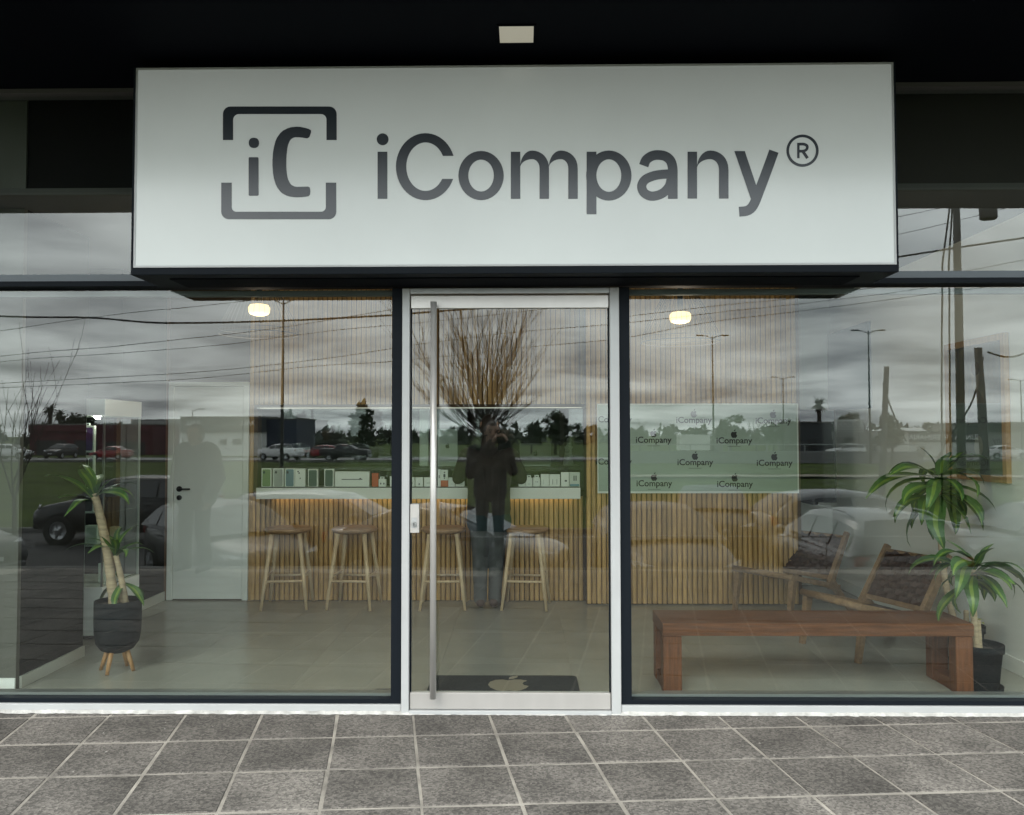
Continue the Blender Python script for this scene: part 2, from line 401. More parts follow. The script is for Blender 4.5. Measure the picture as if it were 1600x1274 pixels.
# ================================================================== the ground
PK = -1.05            # the car park lies below the shop's raised pavement
def sheet(name, m, x0, x1, y0, y1, z, kind='structure', nx=1, ny=1, h=None):
    b = MB(); V = []; F = []
    for j in range(ny+1):
        for i in range(nx+1):
            x = x0+(x1-x0)*i/nx; y = y0+(y1-y0)*j/ny
            V.append((x, y, z+(h(x, y) if h else 0)))
    for j in range(ny):
        for i in range(nx): a = j*(nx+1)+i; F.append((a, a+1, a+nx+2, a+nx+1))
    b.add(V, F); o = b.obj(name, m); o['kind'] = kind; return o
sheet('ground', M_grass, -1500, 1500, -1500, 900, PK-0.06)
sheet('parking_lot', M_asph, -60, 60, -17.5, -5.02, PK)
sheet('field', M_grass, -400, 400, -74, -17.7, PK+0.02, nx=80, ny=20, h=lambda x, y: .12*noise.noise((x*.08, y*.1, 3)))
M_lane = mat('road_asphalt', (0.26,0.26,0.255), 0.85, var=.15, vscale=.3)
sheet('road', M_lane, -500, 500, -88, -76, PK+0.10)
sheet('verge', M_grass, -500, 500, -100, -88.2, PK+0.12)
M_dirt = mat('dirt_path', (0.30,0.27,0.21), 0.95, var=.3, vscale=.5)
sheet('path', M_dirt, 6, 400, -46, -43.5, PK+0.17)
M_kerb = mat('kerb_concrete', (0.13,0.128,0.12), 0.9, var=.15, vscale=2)
b = MB().box(-60, 60, -17.7, -17.5, PK-.02, PK+.13, bev=.02); struct(b.obj('kerb', M_kerb))
b = MB().box(-60, 60, -75.9, -75.6, PK-.02, PK+.22, bev=.02); struct(b.obj('kerb', M_kerb))
M_mark = mat('road_paint', (0.6,0.6,0.57), 0.8, var=.15, vscale=3)
for i in range(9):
    x = -15 + i*3.0
    struct(MB().box(x-.05, x+.05, -10.6, -5.6, PK+.003, PK+.007).obj('parking_line', M_mark))

# the raised pavement with its pavers
pav = struct(MB().box(-14, 14, -5.02, 0.0, -0.95, -0.0042).obj('pavement', M_grout))
struct(MB().box(-14, 14, -5.17, -5.02, -0.95, 0.004, bev=.015).obj('kerb', M_kerb))
CW, RW = 0.4353, 0.4227
cdir = math.tan(math.atan((606-818)/FPX))      # x gained per metre of depth along the joints
rdir = 0.0745                                   # y gained per metre along the rows
g0 = U(645, 1110, Z=0); r0 = U(800, 1146, Z=0)
def gpt(i, j):
    # joint column i: x = xi + cdir*(y-g0.y); joint row j: y = yj + rdir*(x-r0.x)
    xi = g0.x + i*CW; yj = r0.y - j*RW
    y = (yj + rdir*(xi - cdir*g0.y - r0.x))/(1 - rdir*cdir)
    return Vector((xi + cdir*(y-g0.y), y))
G = 0.0080
p00, p10, p01 = gpt(0,0), gpt(1,0), gpt(0,1)
eu, ev = p10-p00, p01-p00
lu, lv = eu.length, ev.length
def paver_mesh(seed):
    q = random.Random(seed)
    j = lambda: q.uniform(-.0034, .0034)
    a = G/lu; c = 1.45*G/lv; tp = []; bt = []
    for (s, t) in ((a, c), (1-a, c), (1-a, 1-c), (a, 1-c)):
        pt = eu*s+ev*t; tp.append((pt.x+j(), pt.y+j()))
    cx = sum(p[0] for p in tp)/4; cyy = sum(p[1] for p in tp)/4
    top = [(cx+(x-cx)*.988, cyy+(y-cyy)*.988, 0.0) for x, y in tp]
    mid = [(x, y, -.0025) for x, y in tp]; low = [(x, y, -.03) for x, y in tp]
    F = [(0,1,2,3)] + [(i, i+4, (i+1)%4+4, (i+1)%4) for i in range(4)] + [(4+i, 8+i, 8+(i+1)%4, 4+(i+1)%4) for i in range(4)]
    return MB().add(top+mid+low, F).mesh('paver', M_paver)
pmesh = [paver_mesh(k) for k in range(6)]
rest = MB(); npv = 0
for j in range(-2, 15):
    for i in range(-34, 40):
        c = gpt(i+.5, j+.5)
        corners = [gpt(i+a, j+b_) for a, b_ in ((0,0),(1,0),(1,1),(0,1))]
        if min(p.y for p in corners) > .02 or min(p.y for p in corners) < -5.02 or abs(c.x) > 13.5: continue
        o = gpt(i, j)
        if c.y > -2.75 and abs(c.x) < 3.9:
            ob = link('paver', pmesh[RND.randrange(6)], pav, (o.x, o.y, RND.uniform(-.0012,.0012))); npv += 1
            ob.rotation_euler = (RND.uniform(-.003,.003), RND.uniform(-.003,.003), 0)
        else:
            a = G/lu; cc = 1.45*G/lv
            q = [o+eu*s+ev*t for s, t in ((a,cc),(1-a,cc),(1-a,1-cc),(a,1-cc))]
            rest.add([(p.x,p.y,0) for p in q]+[(p.x,p.y,-.03) for p in q], [(0,1,2,3)]+[(k,k+4,(k+1)%4+4,(k+1)%4) for k in range(4)])
ro = rest.obj('paver_field', M_paver, pav); ro['kind'] = 'stuff'
# cement crumbs and light rubbish lying on the pavers
crumb = MB()
for k in range(70):
    x, y = RND.uniform(-3.4,3.4), -abs(RND.gauss(0,.9))-.03; s = RND.uniform(.0015,.006)*(1.4 if RND.random() < .06 else 1)
    crumb.add([(x+s*RND.uniform(.5,1.2)*a, y+s*RND.uniform(.5,1.2)*b_, .001) for a, b_ in ((-1,-1),(1,-1),(1,1),(-1,1))]+[(x, y, s*.8)], [(0,1,4),(1,2,4),(2,3,4),(3,0,4)])
cr = crumb.obj('crumbs', mat('crumb', (.36,.34,.31), .9)); cr['kind'] = 'stuff'

# thin low rail at the edge of the raised pavement
rail = thing('low_rail', 'thin low steel rail along the outer edge of the raised pavement, reflected in the glass', 'railing', (0,-4.98,0))
MB().tube([(-.9,0,.40),(5,-.03,.385),(12,-.06,.36)], .009, 8).obj('rail_bar', M_galv, rail)
for x in (.6, 3.6, 6.6, 9.6): MB().tube([(x,-.02,0),(x,-.02,.39)], .009, 6).obj('rail_post', M_galv, rail)

# ================================================================== the shop front
front = thing('shop_front', 'glazed shop front with black frames and white door jambs behind the paving', 'shop front')
def fx(px, py=800, Y=0): return U(px, py, Y=Y).x
def fz(py, px=800, Y=0): return U(px, py, Y=Y).z
ZT = fz(450)          # underside of the transom rail
ZR0, ZR1 = fz(447), fz(431)
XL, XR = -3.95, 3.95
xj0, xj1 = fx(629), fx(641)      # left white jamb
xk0, xk1 = fx(953), fx(968)      # right white jamb
# sills
for a, c in ((XL, xj0), (xk1, XR)):
    MB().box(a, c, -.035, .12, 0.0, .052, bev=.004).obj('sill', M_aluwht, front)
# ragged mortar bead at the foot of the sill
mo = MB(); V = []; F = []; n = 420
for i in range(n+1):
    x = -3.9+7.8*i/n
    w = .012+.016*max(0, noise.noise((x*4, 1, 0)))+.010*noise.noise((x*21, 5, 0))+.006*RND.random()
    V += [(x, -.036, .014+.006*RND.random()), (x, -.036-max(.002, w), .0015)]
    if i: F.append((2*i-2, 2*i-1, 2*i+1, 2*i))
mo.add(V, F); mo.obj('mortar_bead', mat('mortar', (.50,.49,.46), .95, var=.35, vscale=14, bump=.6, bscale=70), front)
# black pane frames: bottom, top, side by the door, ends
for side, (a, c) in (('l', (XL, xj0)), ('r', (xk1, XR))):
    s0, s1 = (c-.062, c) if side == 'l' else (a, a+.062)
    MB().box(a, c, -.02, .10, .054, .078).obj('bottom_frame', M_alublk, front)
    MB().box(s0, s1, -.021, .101, .0785, ZT-.002).obj('side_frame', M_alublk, front)
    e0, e1 = (a, a+.06) if side == 'l' else (c-.06, c)
    MB().box(e0, e1, -.021, .101, .0785, ZT-.002).obj('side_frame', M_alublk, front)
    MB().box(a+.03, c-.03, .03, .038, .079, ZT-.003).obj('glass_pane', M_glass, front)
    # inner ledge strip catching light behind the pane
    MB().box(a+.063, c-.063, .044, .105, .0785, .094).obj('inner_ledge', M_alugry, front)
    MB().box(a+.063, c-.063, .044, .085, ZT-.036, ZT-.004).obj('inner_ledge', mat('ledge_grey', (.13,.14,.14), .5), front)
# transom rail and upper lights
MB().box(XL, XR, -.045, .10, ZR0, ZR0+.030).obj('transom_rail', M_alublk, front)
MB().box(XL, XR, -.030, .10, ZR0+.0305, ZR1+.012).obj('transom_cap', mat('slate_aluminium', (.075,.095,.11), .35), front)
SOF = 3.665
for a, c in ((XL, -2.15), (-2.14, 2.09), (2.10, XR)):
    MB().box(a, c, .03, .038, ZR1+.0125, SOF-.03).obj('upper_pane', M_glass, front)
MB().box(XL, XR, -.02, .09, SOF-.028, SOF-.003).obj('head_rail', mat('dark_bronze', (.10,.095,.09), .5), front)
for x in (-2.145, 2.095): MB().box(x-.02, x+.02, .0, .09, ZR1+.0126, SOF-.029).obj('mullion', M_alublk, front)
# door frame
dt = fz(452)
MB().box(xj0+.001, xj1, -.045, .08, 0.001, dt, bev=.003).obj('jamb', M_aluwht, front)
MB().box(xk0, xk1-.001, -.045, .08, 0.001, dt, bev=.003).obj('jamb', M_aluwht, front)
MB().box(xj1+.0005, xk0-.0005, -.044, .08, fz(461), dt, bev=.003).obj('head_jamb', M_alugry, front)
MB().box(xj1+.0005, xk0-.0005, -.05, .09, 0.0005, .022, bev=.003).obj('threshold', M_aluwht, front)
# the door leaf
d0, d1 = xj1+.004, xk0-.004
leaf = MB().box(d0, d1, -.030, .012, .026, .026+.093, bev=.003).obj('door', M_steel, front, label='glass pivot door with steel rails and a long vertical pull bar')
MB().box(d0, d1, -.030, .012, fz(483), fz(463), bev=.003).obj('top_rail', M_steel, leaf)
MB().box(d0, d1, -.013, -.003, .1195, fz(483)-.0005).obj('glass_pane', M_glass, leaf)
for xx in ((d0-.003, d0+.006), (d1-.006, d1+.003)):
    MB().box(xx[0], xx[1], -.0145, -.0015, .1195, fz(483)-.0005).obj('edge_seal', M_alublk, leaf)
hx = fx(677, 780, -.09)
MB().tube([(hx,-.09,fz(1092,680,-.09)), (hx,-.09,fz(472,680,-.09))], .0185, 20).obj('pull_bar', M_steel, leaf)
for z in (.42, 2.1): MB().tube([(hx,-.09,z),(hx,.0,z)], .008, 10).obj('bar_standoff', M_steel, leaf)
lp = MB().box(fx(642), fx(656), -.036, .016, fz(832), fz(787), bev=.002).obj('lock_plate', M_steel, leaf)
lx = fx(648.5)
MB().tube([(lx,-.036,fz(818)),(lx,-.050,fz(818))], .013, 16).obj('lock_cylinder', M_alugry, leaf)
MB().box(lx-.016, lx+.016, -.0385, -.037, fz(824), fz(808)).obj('lock_escutcheon', M_aluwht, leaf)
MB().box(lx-.002, lx+.002, -.0515, -.0502, fz(820), fz(816)).obj('keyhole', M_ink, leaf)

# soffit, edge beam and the building around
bld = thing('building', 'dark building with a black soffit overhanging the shop front', 'building')
MB().box(-14, 14, -2.00, .0, SOF, SOF+.42).obj('soffit', M_black, bld)
MB().box(-14, 14, -2.10, -2.001, SOF-.004, SOF+.62).obj('edge_beam', mat('beam_grey', (.16,.16,.155), .7, var=.1), bld)
MB().box(-14, 14, -2.53, -2.47, SOF-.03, SOF+.11).obj('outer_rail', mat('beam_grey', (.16,.16,.155)), bld)
for x in (-12,-8.6,-5.2,5.0,8.4,12): MB().box(x-.03, x+.03, -2.469, -2.101, SOF-.02, SOF+.02).obj('rail_bracket', mat('beam_grey', (.16,.16,.155)), bld)
MB().box(-14, 14, 0.0, 7.3, SOF+.001, SOF+3.0).obj('upper_storey', M_conc, bld)
for a, c in ((-14, XL-.001), (XR+.001, 14)):
    MB().box(a, c, 0, 7.3, -.9, SOF-.001).obj('side_wall', M_dark, bld)
MB().box(XL, XR, 7.2, 7.3, -.9, SOF-.001).obj('rear_wall', M_dark, bld)
for x in (-9.5, 9.5):
    MB().box(x-.18, x+.18, -1.95, -1.59, -.9, SOF-.001, bev=.01).obj('column', M_conc, bld)
# square downlight in the soffit
c = U(807, 53, Z=SOF)
dl = thing('downlight', 'small square white downlight in the black soffit above the sign', 'light', (c.x, c.y, SOF))
MB().ring([(-.098,-.098),(.098,-.098),(.098,.098),(-.098,.098)], [(-.088,-.088),(.088,-.088),(.088,.088),(-.088,.088)], lambda u, v, d: (u, v, d), -.006, -.0005).obj('bezel', M_black, dl)
MB().box(-.0875, .0875, -.0875, .0875, -.0045, -.001).obj('diffuser', mat('diffuser', (.72,.69,.58), .5, emit=(1,.93,.74), estr=.06), dl)

# ================================================================== the sign
SY = -.40
sx0, sx1 = U(204, 420, Y=SY).x, U(1405, 420, Y=SY).x
sz0, sz1 = fz(427.5, 800, SY), fz(101, 800, SY)
sign = thing('sign_box', 'wide white sign box reading iCompany above the door', 'sign', (0, 0, sz0))
MB().box(sx0, sx1, SY, -.046, 0, sz1-sz0, bev=.003).obj('cabinet', M_alublk, sign)
MB().box(sx0+.17, sx1-.17, SY+.10, -.047, -.006, -.0005).obj('bottom_tray', M_black, sign)
f0, f1 = U(213, 260, Y=SY).x, U(1396, 260, Y=SY).x
g0z, g1z = fz(415, 800, SY)-sz0, fz(104.5, 800, SY)-sz0
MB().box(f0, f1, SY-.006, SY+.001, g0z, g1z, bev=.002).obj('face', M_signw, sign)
MB().ring([(f0-.005,g0z-.005),(f1+.005,g0z-.005),(f1+.005,g1z+.005),(f0-.005,g1z+.005)], [(f0+.006,g0z+.006),(f1-.006,g0z+.006),(f1-.006,g1z-.006),(f0+.006,g1z-.006)],
          lambda u, v, d: (u, d, v), SY-.0085, SY+.0005).obj('face_trim', M_aluwht, sign)
LY = SY-.006
def S6(cx, cy):   # photograph pixels of the word mark -> sign face
    p = U(560+cx*740/1600, 180+cy*740/1600+2, Y=LY); return (p.x, p.z-sz0)
def S5(cx, cy):
    p = U(320+cx*240/1390, 140+cy*240/1390+2, Y=LY); return (p.x, p.z-sz0)
lay = [0]
def letter(name, polys=(), rings=(), opens=(), conv=S6):
    b = MB()
    for P in polys:
        lay[0] = (lay[0]+1) % 5; d = LY-.0022-lay[0]*.00022
        b.prism([conv(*p) for p in P], lambda u, v, dd: (u, dd, v), LY+.0005, d)
    for O, I in rings:
        lay[0] = (lay[0]+1) % 5; d = LY-.0022-lay[0]*.00022
        b.ring([conv(*p) for p in O], [conv(*p) for p in I], lambda u, v, dd: (u, dd, v), LY+.0005, d)
    for O, I in opens:
        lay[0] = (lay[0]+1) % 5; d = LY-.0022-lay[0]*.00022
        b.ring([conv(*p) for p in O], [conv(*p) for p in I], lambda u, v, dd: (u, dd, v), LY+.0005, d, closed=False)
    return b.obj(name, M_signk, sign)
R4 = lambda x0, y0, x1, y1: [(x0,y0),(x1,y0),(x1,y1),(x0,y1)]
letter('letter', [R4(65,120,98,279)]); letter('letter_dot', [ell(82,78,20,20)])
def cshape(cx, cyy, ro, so, ri, si, y0, y1, n=44):
    a0 = math.asin((y0-cyy)/so); a1 = math.asin((y1-cyy)/so); b0 = math.asin((y0-cyy)/si); b1 = math.asin((y1-cyy)/si)
    O = []; I = []
    for i in range(n+1):
        t = i/n
        A = a0 - t*(2*math.pi - (a1-a0)); B = b0 - t*(2*math.pi-(b1-b0))
        O.append((cx+ro*math.cos(A), cyy+so*math.sin(A))); I.append((cx+ri*math.cos(B), cyy+si*math.sin(B)))
    return O, I
letter('letter', opens=[cshape(227,170.5,100,113,65,82,134,212)])
letter('letter', rings=[(ell(414.5,200.5,76.5,83), ell(414.5,200.5,43,54))])
def arch(x0, x1, ytop, ybot, w=32, th=29, rise=62):
    """from the stem at x0 over to the stem with right edge x1"""
    O = []; I = []
    cx = (x0+x1-w)/2+w*.25; ro = x1-cx; ri = x1-w-cx
    n = 16
    for i in range(n+1):
        a = math.radians(180-180*i/n)
        xo = cx+math.cos(a)*ro if math.cos(a) > 0 else cx+math.cos(a)*(cx-x0)
        xi = cx+math.cos(a)*ri if math.cos(a) > 0 else cx+math.cos(a)*(cx-x0)
        O.append((xo, ytop+rise-rise*math.sin(a)**.9 if math.sin(a) > 0 else ytop+rise)); I.append((xi, ytop+rise-(rise-th)*max(0,math.sin(a))**.9))
    O.append((x1, ybot)); I.append((x1-w, ybot))
    return O, I
letter('letter', [R4(515,120,547,279)], opens=[arch(546,644,116,279), arch(643,741,116,279)])
letter('letter', [R4(771,120,804,331)], rings=[(ell(846,200.5,76.5,84.5), ell(846,200.5,42,55))])
letter('letter', opens=[ribbon(smooth_line([(964,167),(972,148),(990,135),(1011,131),(1036,135),(1054,150),(1061.5,176),(1062,215),(1062,245),(1062,279)],7), 32.5),
                        ribbon(smooth_line([(1052,195),(1020,197),(992,203),(968,215),(957,235),(964,257),(984,269),(1008,268),(1032,257),(1050,236),(1056,214)],7), 31)])
letter('letter', [R4(1112,120,1144,278)], opens=[arch(1143,1250,116,278,rise=66)])
letter('letter', [[(1270,118),(1305,118),(1348,247),(1328,285)]], opens=[ribbon(smooth_line([(1403.5,118),(1390,156),(1372,205),(1352,258),(1338,293),(1326,311),(1310,320),(1286,322.5)],7), 33)])
letter('registered_mark', [R4(1482,90,1490,142)], rings=[(ell(1500,116.5,54.5,54.5), ell(1500,116.5,45.5,45.5))],
       opens=[ribbon(smooth_line([(1488,94.5),(1504,94.5),(1514,99),(1516,106),(1512,114),(1502,118),(1488,118)],4), 9), ribbon([(1500,117),(1517,142)], 9.5)])
# logo mark
def bracket(x0, x1, yb, ye, tbar, tleg, ro, ri):
    s = 1 if ye > yb else -1
    O = [(x0, ye)]+[(x0+ro-ro*math.sin(math.radians(90-a))if 0 else x0+ro-ro*math.cos(math.radians(a)), yb+s*(ro-ro*math.sin(math.radians(a)))) for a in range(0, 91, 15)]
    O += [(x1-ro+ro*math.sin(math.radians(a)), yb+s*(ro-ro*math.cos(math.radians(a)))) for a in range(0, 91, 15)]+[(x1, ye)]
    xi0, xi1, yi = x0+tleg, x1-tleg, yb+s*tbar
    I = [(xi0, ye)]+[(xi0+ri-ri*math.cos(math.radians(a)), yi+s*(ri-ri*math.sin(math.radians(a)))) for a in range(0, 91, 15)]
    I += [(xi1-ri+ri*math.sin(math.radians(a)), yi+s*(ri-ri*math.cos(math.radians(a)))) for a in range(0, 91, 15)]+[(xi1, ye)]
    return O, I
letter('logo_bracket', opens=[bracket(165,1194,144,447,68,92,68,52)], conv=S5)
letter('logo_bracket', opens=[bracket(150,1190,1164,833,68,94,68,42)], conv=S5)
def rrect(x0, y0, x1, y1, r):
    P = []
    for cx, cyy, a in ((x1-r,y0+r,-90),(x1-r,y1-r,0),(x0+r,y1-r,90),(x0+r,y0+r,180)):
        for k in range(5): t = math.radians(a+22.5*k); P.append((cx+r*math.cos(t), cyy+r*math.sin(t)))
    return P
letter('logo_letter', [rrect(398,603,487,951,10)], conv=S5); letter('logo_letter_dot', [rrect(399,427,492,519,40)], conv=S5)
cp = [(942,435),(968,362),(935,344),(850,325),(765,334),(695,370),(645,440),(620,540),(612,650),(620,775),(648,865),(692,925),(750,955),(820,966),(890,963),(950,953),(957,905),(948,868),(885,870),(822,872),(778,850),(748,790),(738,700),(739,600),(750,500),(775,442),(810,422),(865,423)]
def chaikin(P):
    Q = []
    for i in range(len(P)):
        a, c = P[i], P[(i+1) % len(P)]
        Q += [(a[0]*.8+c[0]*.2, a[1]*.8+c[1]*.2), (a[0]*.2+c[0]*.8, a[1]*.2+c[1]*.8)]
    return Q
letter('logo_letter', [chaikin(cp)], conv=S5)
# ================================================================== the room behind the glass
XW, XE, YB, YB2, ZC = -3.5, 3.30, 3.20, 3.00, 3.06
fl = struct(MB().box(XL, XR, .106, 7.2, -.06, -.004).obj('shop_floor', M_joint))
TS = 0.90; tmesh = MB().box(.0007, TS-.0007, .0007, TS-.0007, -.02, 0).mesh('floor_tile', M_floor)
for i in range(-5, 5):
    for j in range(0, 8):
        x0, y0 = i*TS+.32, .107+j*TS
        if x0 < XL-TS or y0 > 7.0: continue
        link('floor_tile', tmesh, fl, (x0, y0, 0.0))
struct(MB().box(XL, XR, .1, 7.2, ZC, ZC+.04).obj('ceiling', mat('ceiling_grey', (.09,.085,.08), .9)))
struct(MB().box(-2.0, XR, .115, .16, ZC+.041, 3.66).obj('spandrel', mat('spandrel_brown', (.045,.040,.036), .8, spec=.1)))
struct(MB().box(XL, -2.001, .117, .16, ZC+.041, 3.66).obj('spandrel', mat('spandrel_dark', (.012,.011,.011), .8, spec=.1)))
struct(MB().box(XL, -3.02, .10, .1145, ZC+.041, 3.66).obj('spandrel_pier', mat('raw_concrete', (.085,.082,.068))))
def wall(name, m, x0, x1, y0, y1, z0=0.0, z1=ZC-.001, lab=None):
    return struct(MB().box(x0, x1, y0, y1, z0, z1).obj(name, m))
# left: concrete stub, recess, charcoal wall
wall('stub_wall', M_dark, XL, -3.20, .42, 1.17)
wall('stub_wall_face', mat('raw_concrete', (.085,.082,.068), .9, var=.5, vscale=2.2, stretch=(2,2,.5), bump=.3, bscale=14), XL, -3.2005, .385, .4195)
wall('wall_left', M_dark, XL, -3.80, 1.171, 2.30)
wall('wall_left', M_dark, XL, XW, 2.301, YB-.001)
M_base = mat('skirting', (.5,.48,.42), .5)
struct(MB().box(-3.1995, -3.185, .42, 1.17, .001, .075).obj('skirting', M_base))
struct(MB().box(XL, -3.2, .372, .3845, .001, .075).obj('skirting', mat('skirting_white', (.75,.75,.72), .5)))
struct(MB().box(XW+.0005, XW+.015, 2.30, YB-.02, .001, .085).obj('skirting', M_base))
# right white wall
wall('wall_right', M_white, XE, XR, .11, 7.19)
struct(MB().box(XE-.014, XE-.0005, .12, 6, .001, .10).obj('skirting', mat('skirting_white', (.75,.75,.72), .5)))
# back wall: left of the hatch, under it, over it
HX0, HX1, HZ0, HZ1 = -2.60, .595, 1.06, 1.87
wall('wall_back', M_slatb, XW-.1, HX0, YB, YB+.12)
wall('wall_back', M_slatb, HX0+.0005, HX1, YB, YB+.12, 0, HZ0)
wall('wall_back', M_slatb, HX0+.0005, HX1, YB, YB+.12, HZ1, ZC-.001)
jw = wall('wall_pier', M_slatb, HX1+.001, 2.62, YB2+.025, YB+.12)
wall('wall_corridor', M_white, 2.63, XE, 4.05, 4.15)
wall('wall_corridor_side', M_white, 2.55, 2.619, YB+.121, 4.05)
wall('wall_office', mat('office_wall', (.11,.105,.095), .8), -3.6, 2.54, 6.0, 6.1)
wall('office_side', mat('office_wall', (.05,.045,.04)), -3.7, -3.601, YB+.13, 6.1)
struct(MB().box(-3.6, 2.54, YB+.13, 6.0, 2.45, 2.5).obj('office_ceiling', mat('office_ceiling', (.55,.57,.54), .8)))
# slats: half-round oak battens
PITCH_S = .0475
def slat_mesh(h, w=.0395, d=.022):
    prof = [(-w/2,0),(-w/2,-d*.55),(-w*.28,-d*.92),(0,-d),(w*.28,-d*.92),(w/2,-d*.55),(w/2,0)]
    V = [(x,y,0) for x,y in prof]+[(x,y,h) for x,y in prof]; n = len(prof)
    return MB().add(V, [tuple(range(n)), tuple(range(2*n-1,n-1,-1))]+[(i,i+1,i+1+n,i+n) for i in range(n-1)], 0).mesh('slat', M_slat)
sw_l = struct(MB().box(HX0-.075, HX1, YB-.006, YB-.0005, HZ1+.03, ZC-.002).obj('slat_wall', M_slatb))
sw_r = struct(MB().box(HX1+.001, 2.62, YB2+.018, YB2+.0245, .012, ZC-.002).obj('slat_wall', M_slatb))
cnt = thing('service_counter', 'long white counter with oak slat front and warm light strip below the hatch', 'counter', (0, 0, 0))
m_up, m_lo, m_full = slat_mesh(ZC-.003-HZ1-.03), slat_mesh(HZ0-.06), slat_mesh(ZC-.015)
m_jam = slat_mesh(HZ1+.028)
x = HX0-.055
while x < HX1-.02:
    link('slat', m_up, sw_l, (x, YB-.007, HZ1+.03)); x += PITCH_S
for x in (HX0-.055,): link('slat', m_jam, sw_l, (x, YB-.007, .001))
x = HX0-.03
while x < HX1-.01:
    link('slat', m_lo, cnt, (x, YB-.015, .006)); x += PITCH_S
x = HX1+.022
while x < 2.60:
    link('slat', m_full, sw_r, (x, YB2+.017, .012)); x += PITCH_S
MB().box(HX0-.06, HX1, YB-.014, YB-.0005, .004, HZ0-.05).obj('backing_board', M_slatb, cnt)
CT0, CT1, CTY = fz(780, 640, 2.95), fz(762.5, 640, 2.95), 2.95
cx0, cx1 = U(400, 770, Y=CTY).x, U(907, 770, Y=CTY).x
MB().box(cx0, cx1, CTY, YB+.10, CT0, CT1, bev=.002).obj('countertop', M_cwhite, cnt)
MB().box(cx0+.01, cx1-.01, CTY+.01, CTY+.055, CT1+.0005, CT1+.008).obj('glass_ledge', M_plastic, cnt)
MB().box(cx0+.10, cx1-.03, YB-.080, YB-.060, CT0-.013, CT0-.001).obj('light_strip', M_led, cnt)
# hatch header with its thin strip light
hd = thing('hatch_header', 'pale lit edge along the top of the hatch over the counter', 'trim', (0,0,HZ1))
MB().box(HX0, HX1-.001, YB-.03, YB+.119, -.012, -.001).obj('header_board', mat('header_board', (.5,.5,.46), .5), hd)
MB().box(HX0+.03, HX1-.03, YB-.036, YB-.0305, -.008, -.002).obj('edge_light', mat('edge_light', (1,.95,.8), emit=(1,.95,.85), estr=.13), hd)
# glass over the hatch (shop side of the office)
hg = MB().box(HX0+.005, HX1-.005, YB+.05, YB+.056, CT1+.01, HZ1-.014).obj('hatch_glass', M_gclear)
tag(hg, 'clear glass screen standing in the hatch behind the counter boxes', 'glass screen')

# white interior door on the left
dx0, dx1, dz1 = U(263, 800, Y=YB).x, U(389, 800, Y=YB).x, fz(597, 320, YB)
idr = thing('interior_door', 'white flush interior door with black lever handle', 'door', ((dx0+dx1)/2, YB, 0))
hw = (dx1-dx0)/2
for a, c in ((-hw, -hw+.055), (hw-.055, hw)): MB().box(a, c, -.03, -.001, .001, dz1-.0455, bev=.004).obj('door_frame', M_door, idr)
MB().box(-hw, hw, -.03, -.001, dz1-.045, dz1, bev=.004).obj('door_frame', M_door, idr)
dl_ = MB().box(-hw+.058, hw-.058, -.018, -.001, .012, dz1-.049, bev=.003).obj('door_leaf', M_door, idr)
hz = fz(764, 275, YB)
MB().lathe([(.0,-.031),(.027,-.031),(.027,-.019)], 20, (-hw+.115,0,hz), axis='Y').obj('handle_rose', M_plastic, dl_)
MB().tube([(-hw+.115,-.03,hz),(-hw+.115,-.06,hz),(-hw+.135,-.066,hz),(-hw+.235,-.066,hz)], .0095, 10).obj('lever', M_plastic, dl_)
MB().lathe([(.0,-.028),(.025,-.028),(.025,-.019)], 20, (-hw+.115,0,hz-.085), axis='Y').obj('key_rose', M_plastic, dl_)
struct(MB().box(XW, dx0-.002, YB-.012, YB-.0005, .001, ZC-.002).obj('wall_strip', mat('brown_strip', (.16,.085,.045), .6, var=.2, stretch=(6,6,.5))))

# display cabinet on the left
CX0, CX1, CY0, CY1 = -3.79, -3.305, 1.64, 2.26
cab = thing('display_cabinet', 'white display cabinet with glass sides standing against the left wall', 'cabinet', (0,0,0))
MB().box(CX0, CX1, CY0, CY1, .03, .41, bev=.004).obj('cabinet_base', M_door, cab)
MB().box(CX0+.03, CX1-.03, CY0+.03, CY1-.03, 0.001, .0295).obj('plinth', M_plastic, cab)
MB().box(CX0, CX1, CY0, CY1, 1.755, 1.89, bev=.004).obj('cabinet_top', M_door, cab)
for (a, c, e, f) in ((CX0+.002,CX1-.002,CY0+.004,CY0+.009), (CX1-.009,CX1-.004,CY0+.010,CY1-.01)):
    MB().box(a, c, e, f, .411, 1.754).obj('cabinet_glass', M_gclear, cab)
for xx, yy in ((CX1-.012, CY1-.012), (CX1-.012, CY0+.012)): MB().box(xx-.007, xx+.007, yy-.007, yy+.007, .411, 1.754).obj('corner_post', M_alugry, cab)
MB().box(CX0+.001, CX0+.012, CY0+.01, CY1-.01, .411, 1.754).obj('back_panel', mat('cabinet_back', (.42,.46,.43), .5), cab)
for z in (.72, .98, 1.22, 1.46): MB().box(CX0+.015, CX1-.014, CY0+.012, CY1-.012, z, z+.006).obj('shelf', M_gclear, cab)
MB().box(CX1-.10, CX1-.085, CY0+.03, CY0+.09, 1.735, 1.753).obj('cabinet_lamp', mat('spot_lamp', (1,1,1), emit=(1,.97,.9), estr=50), cab)
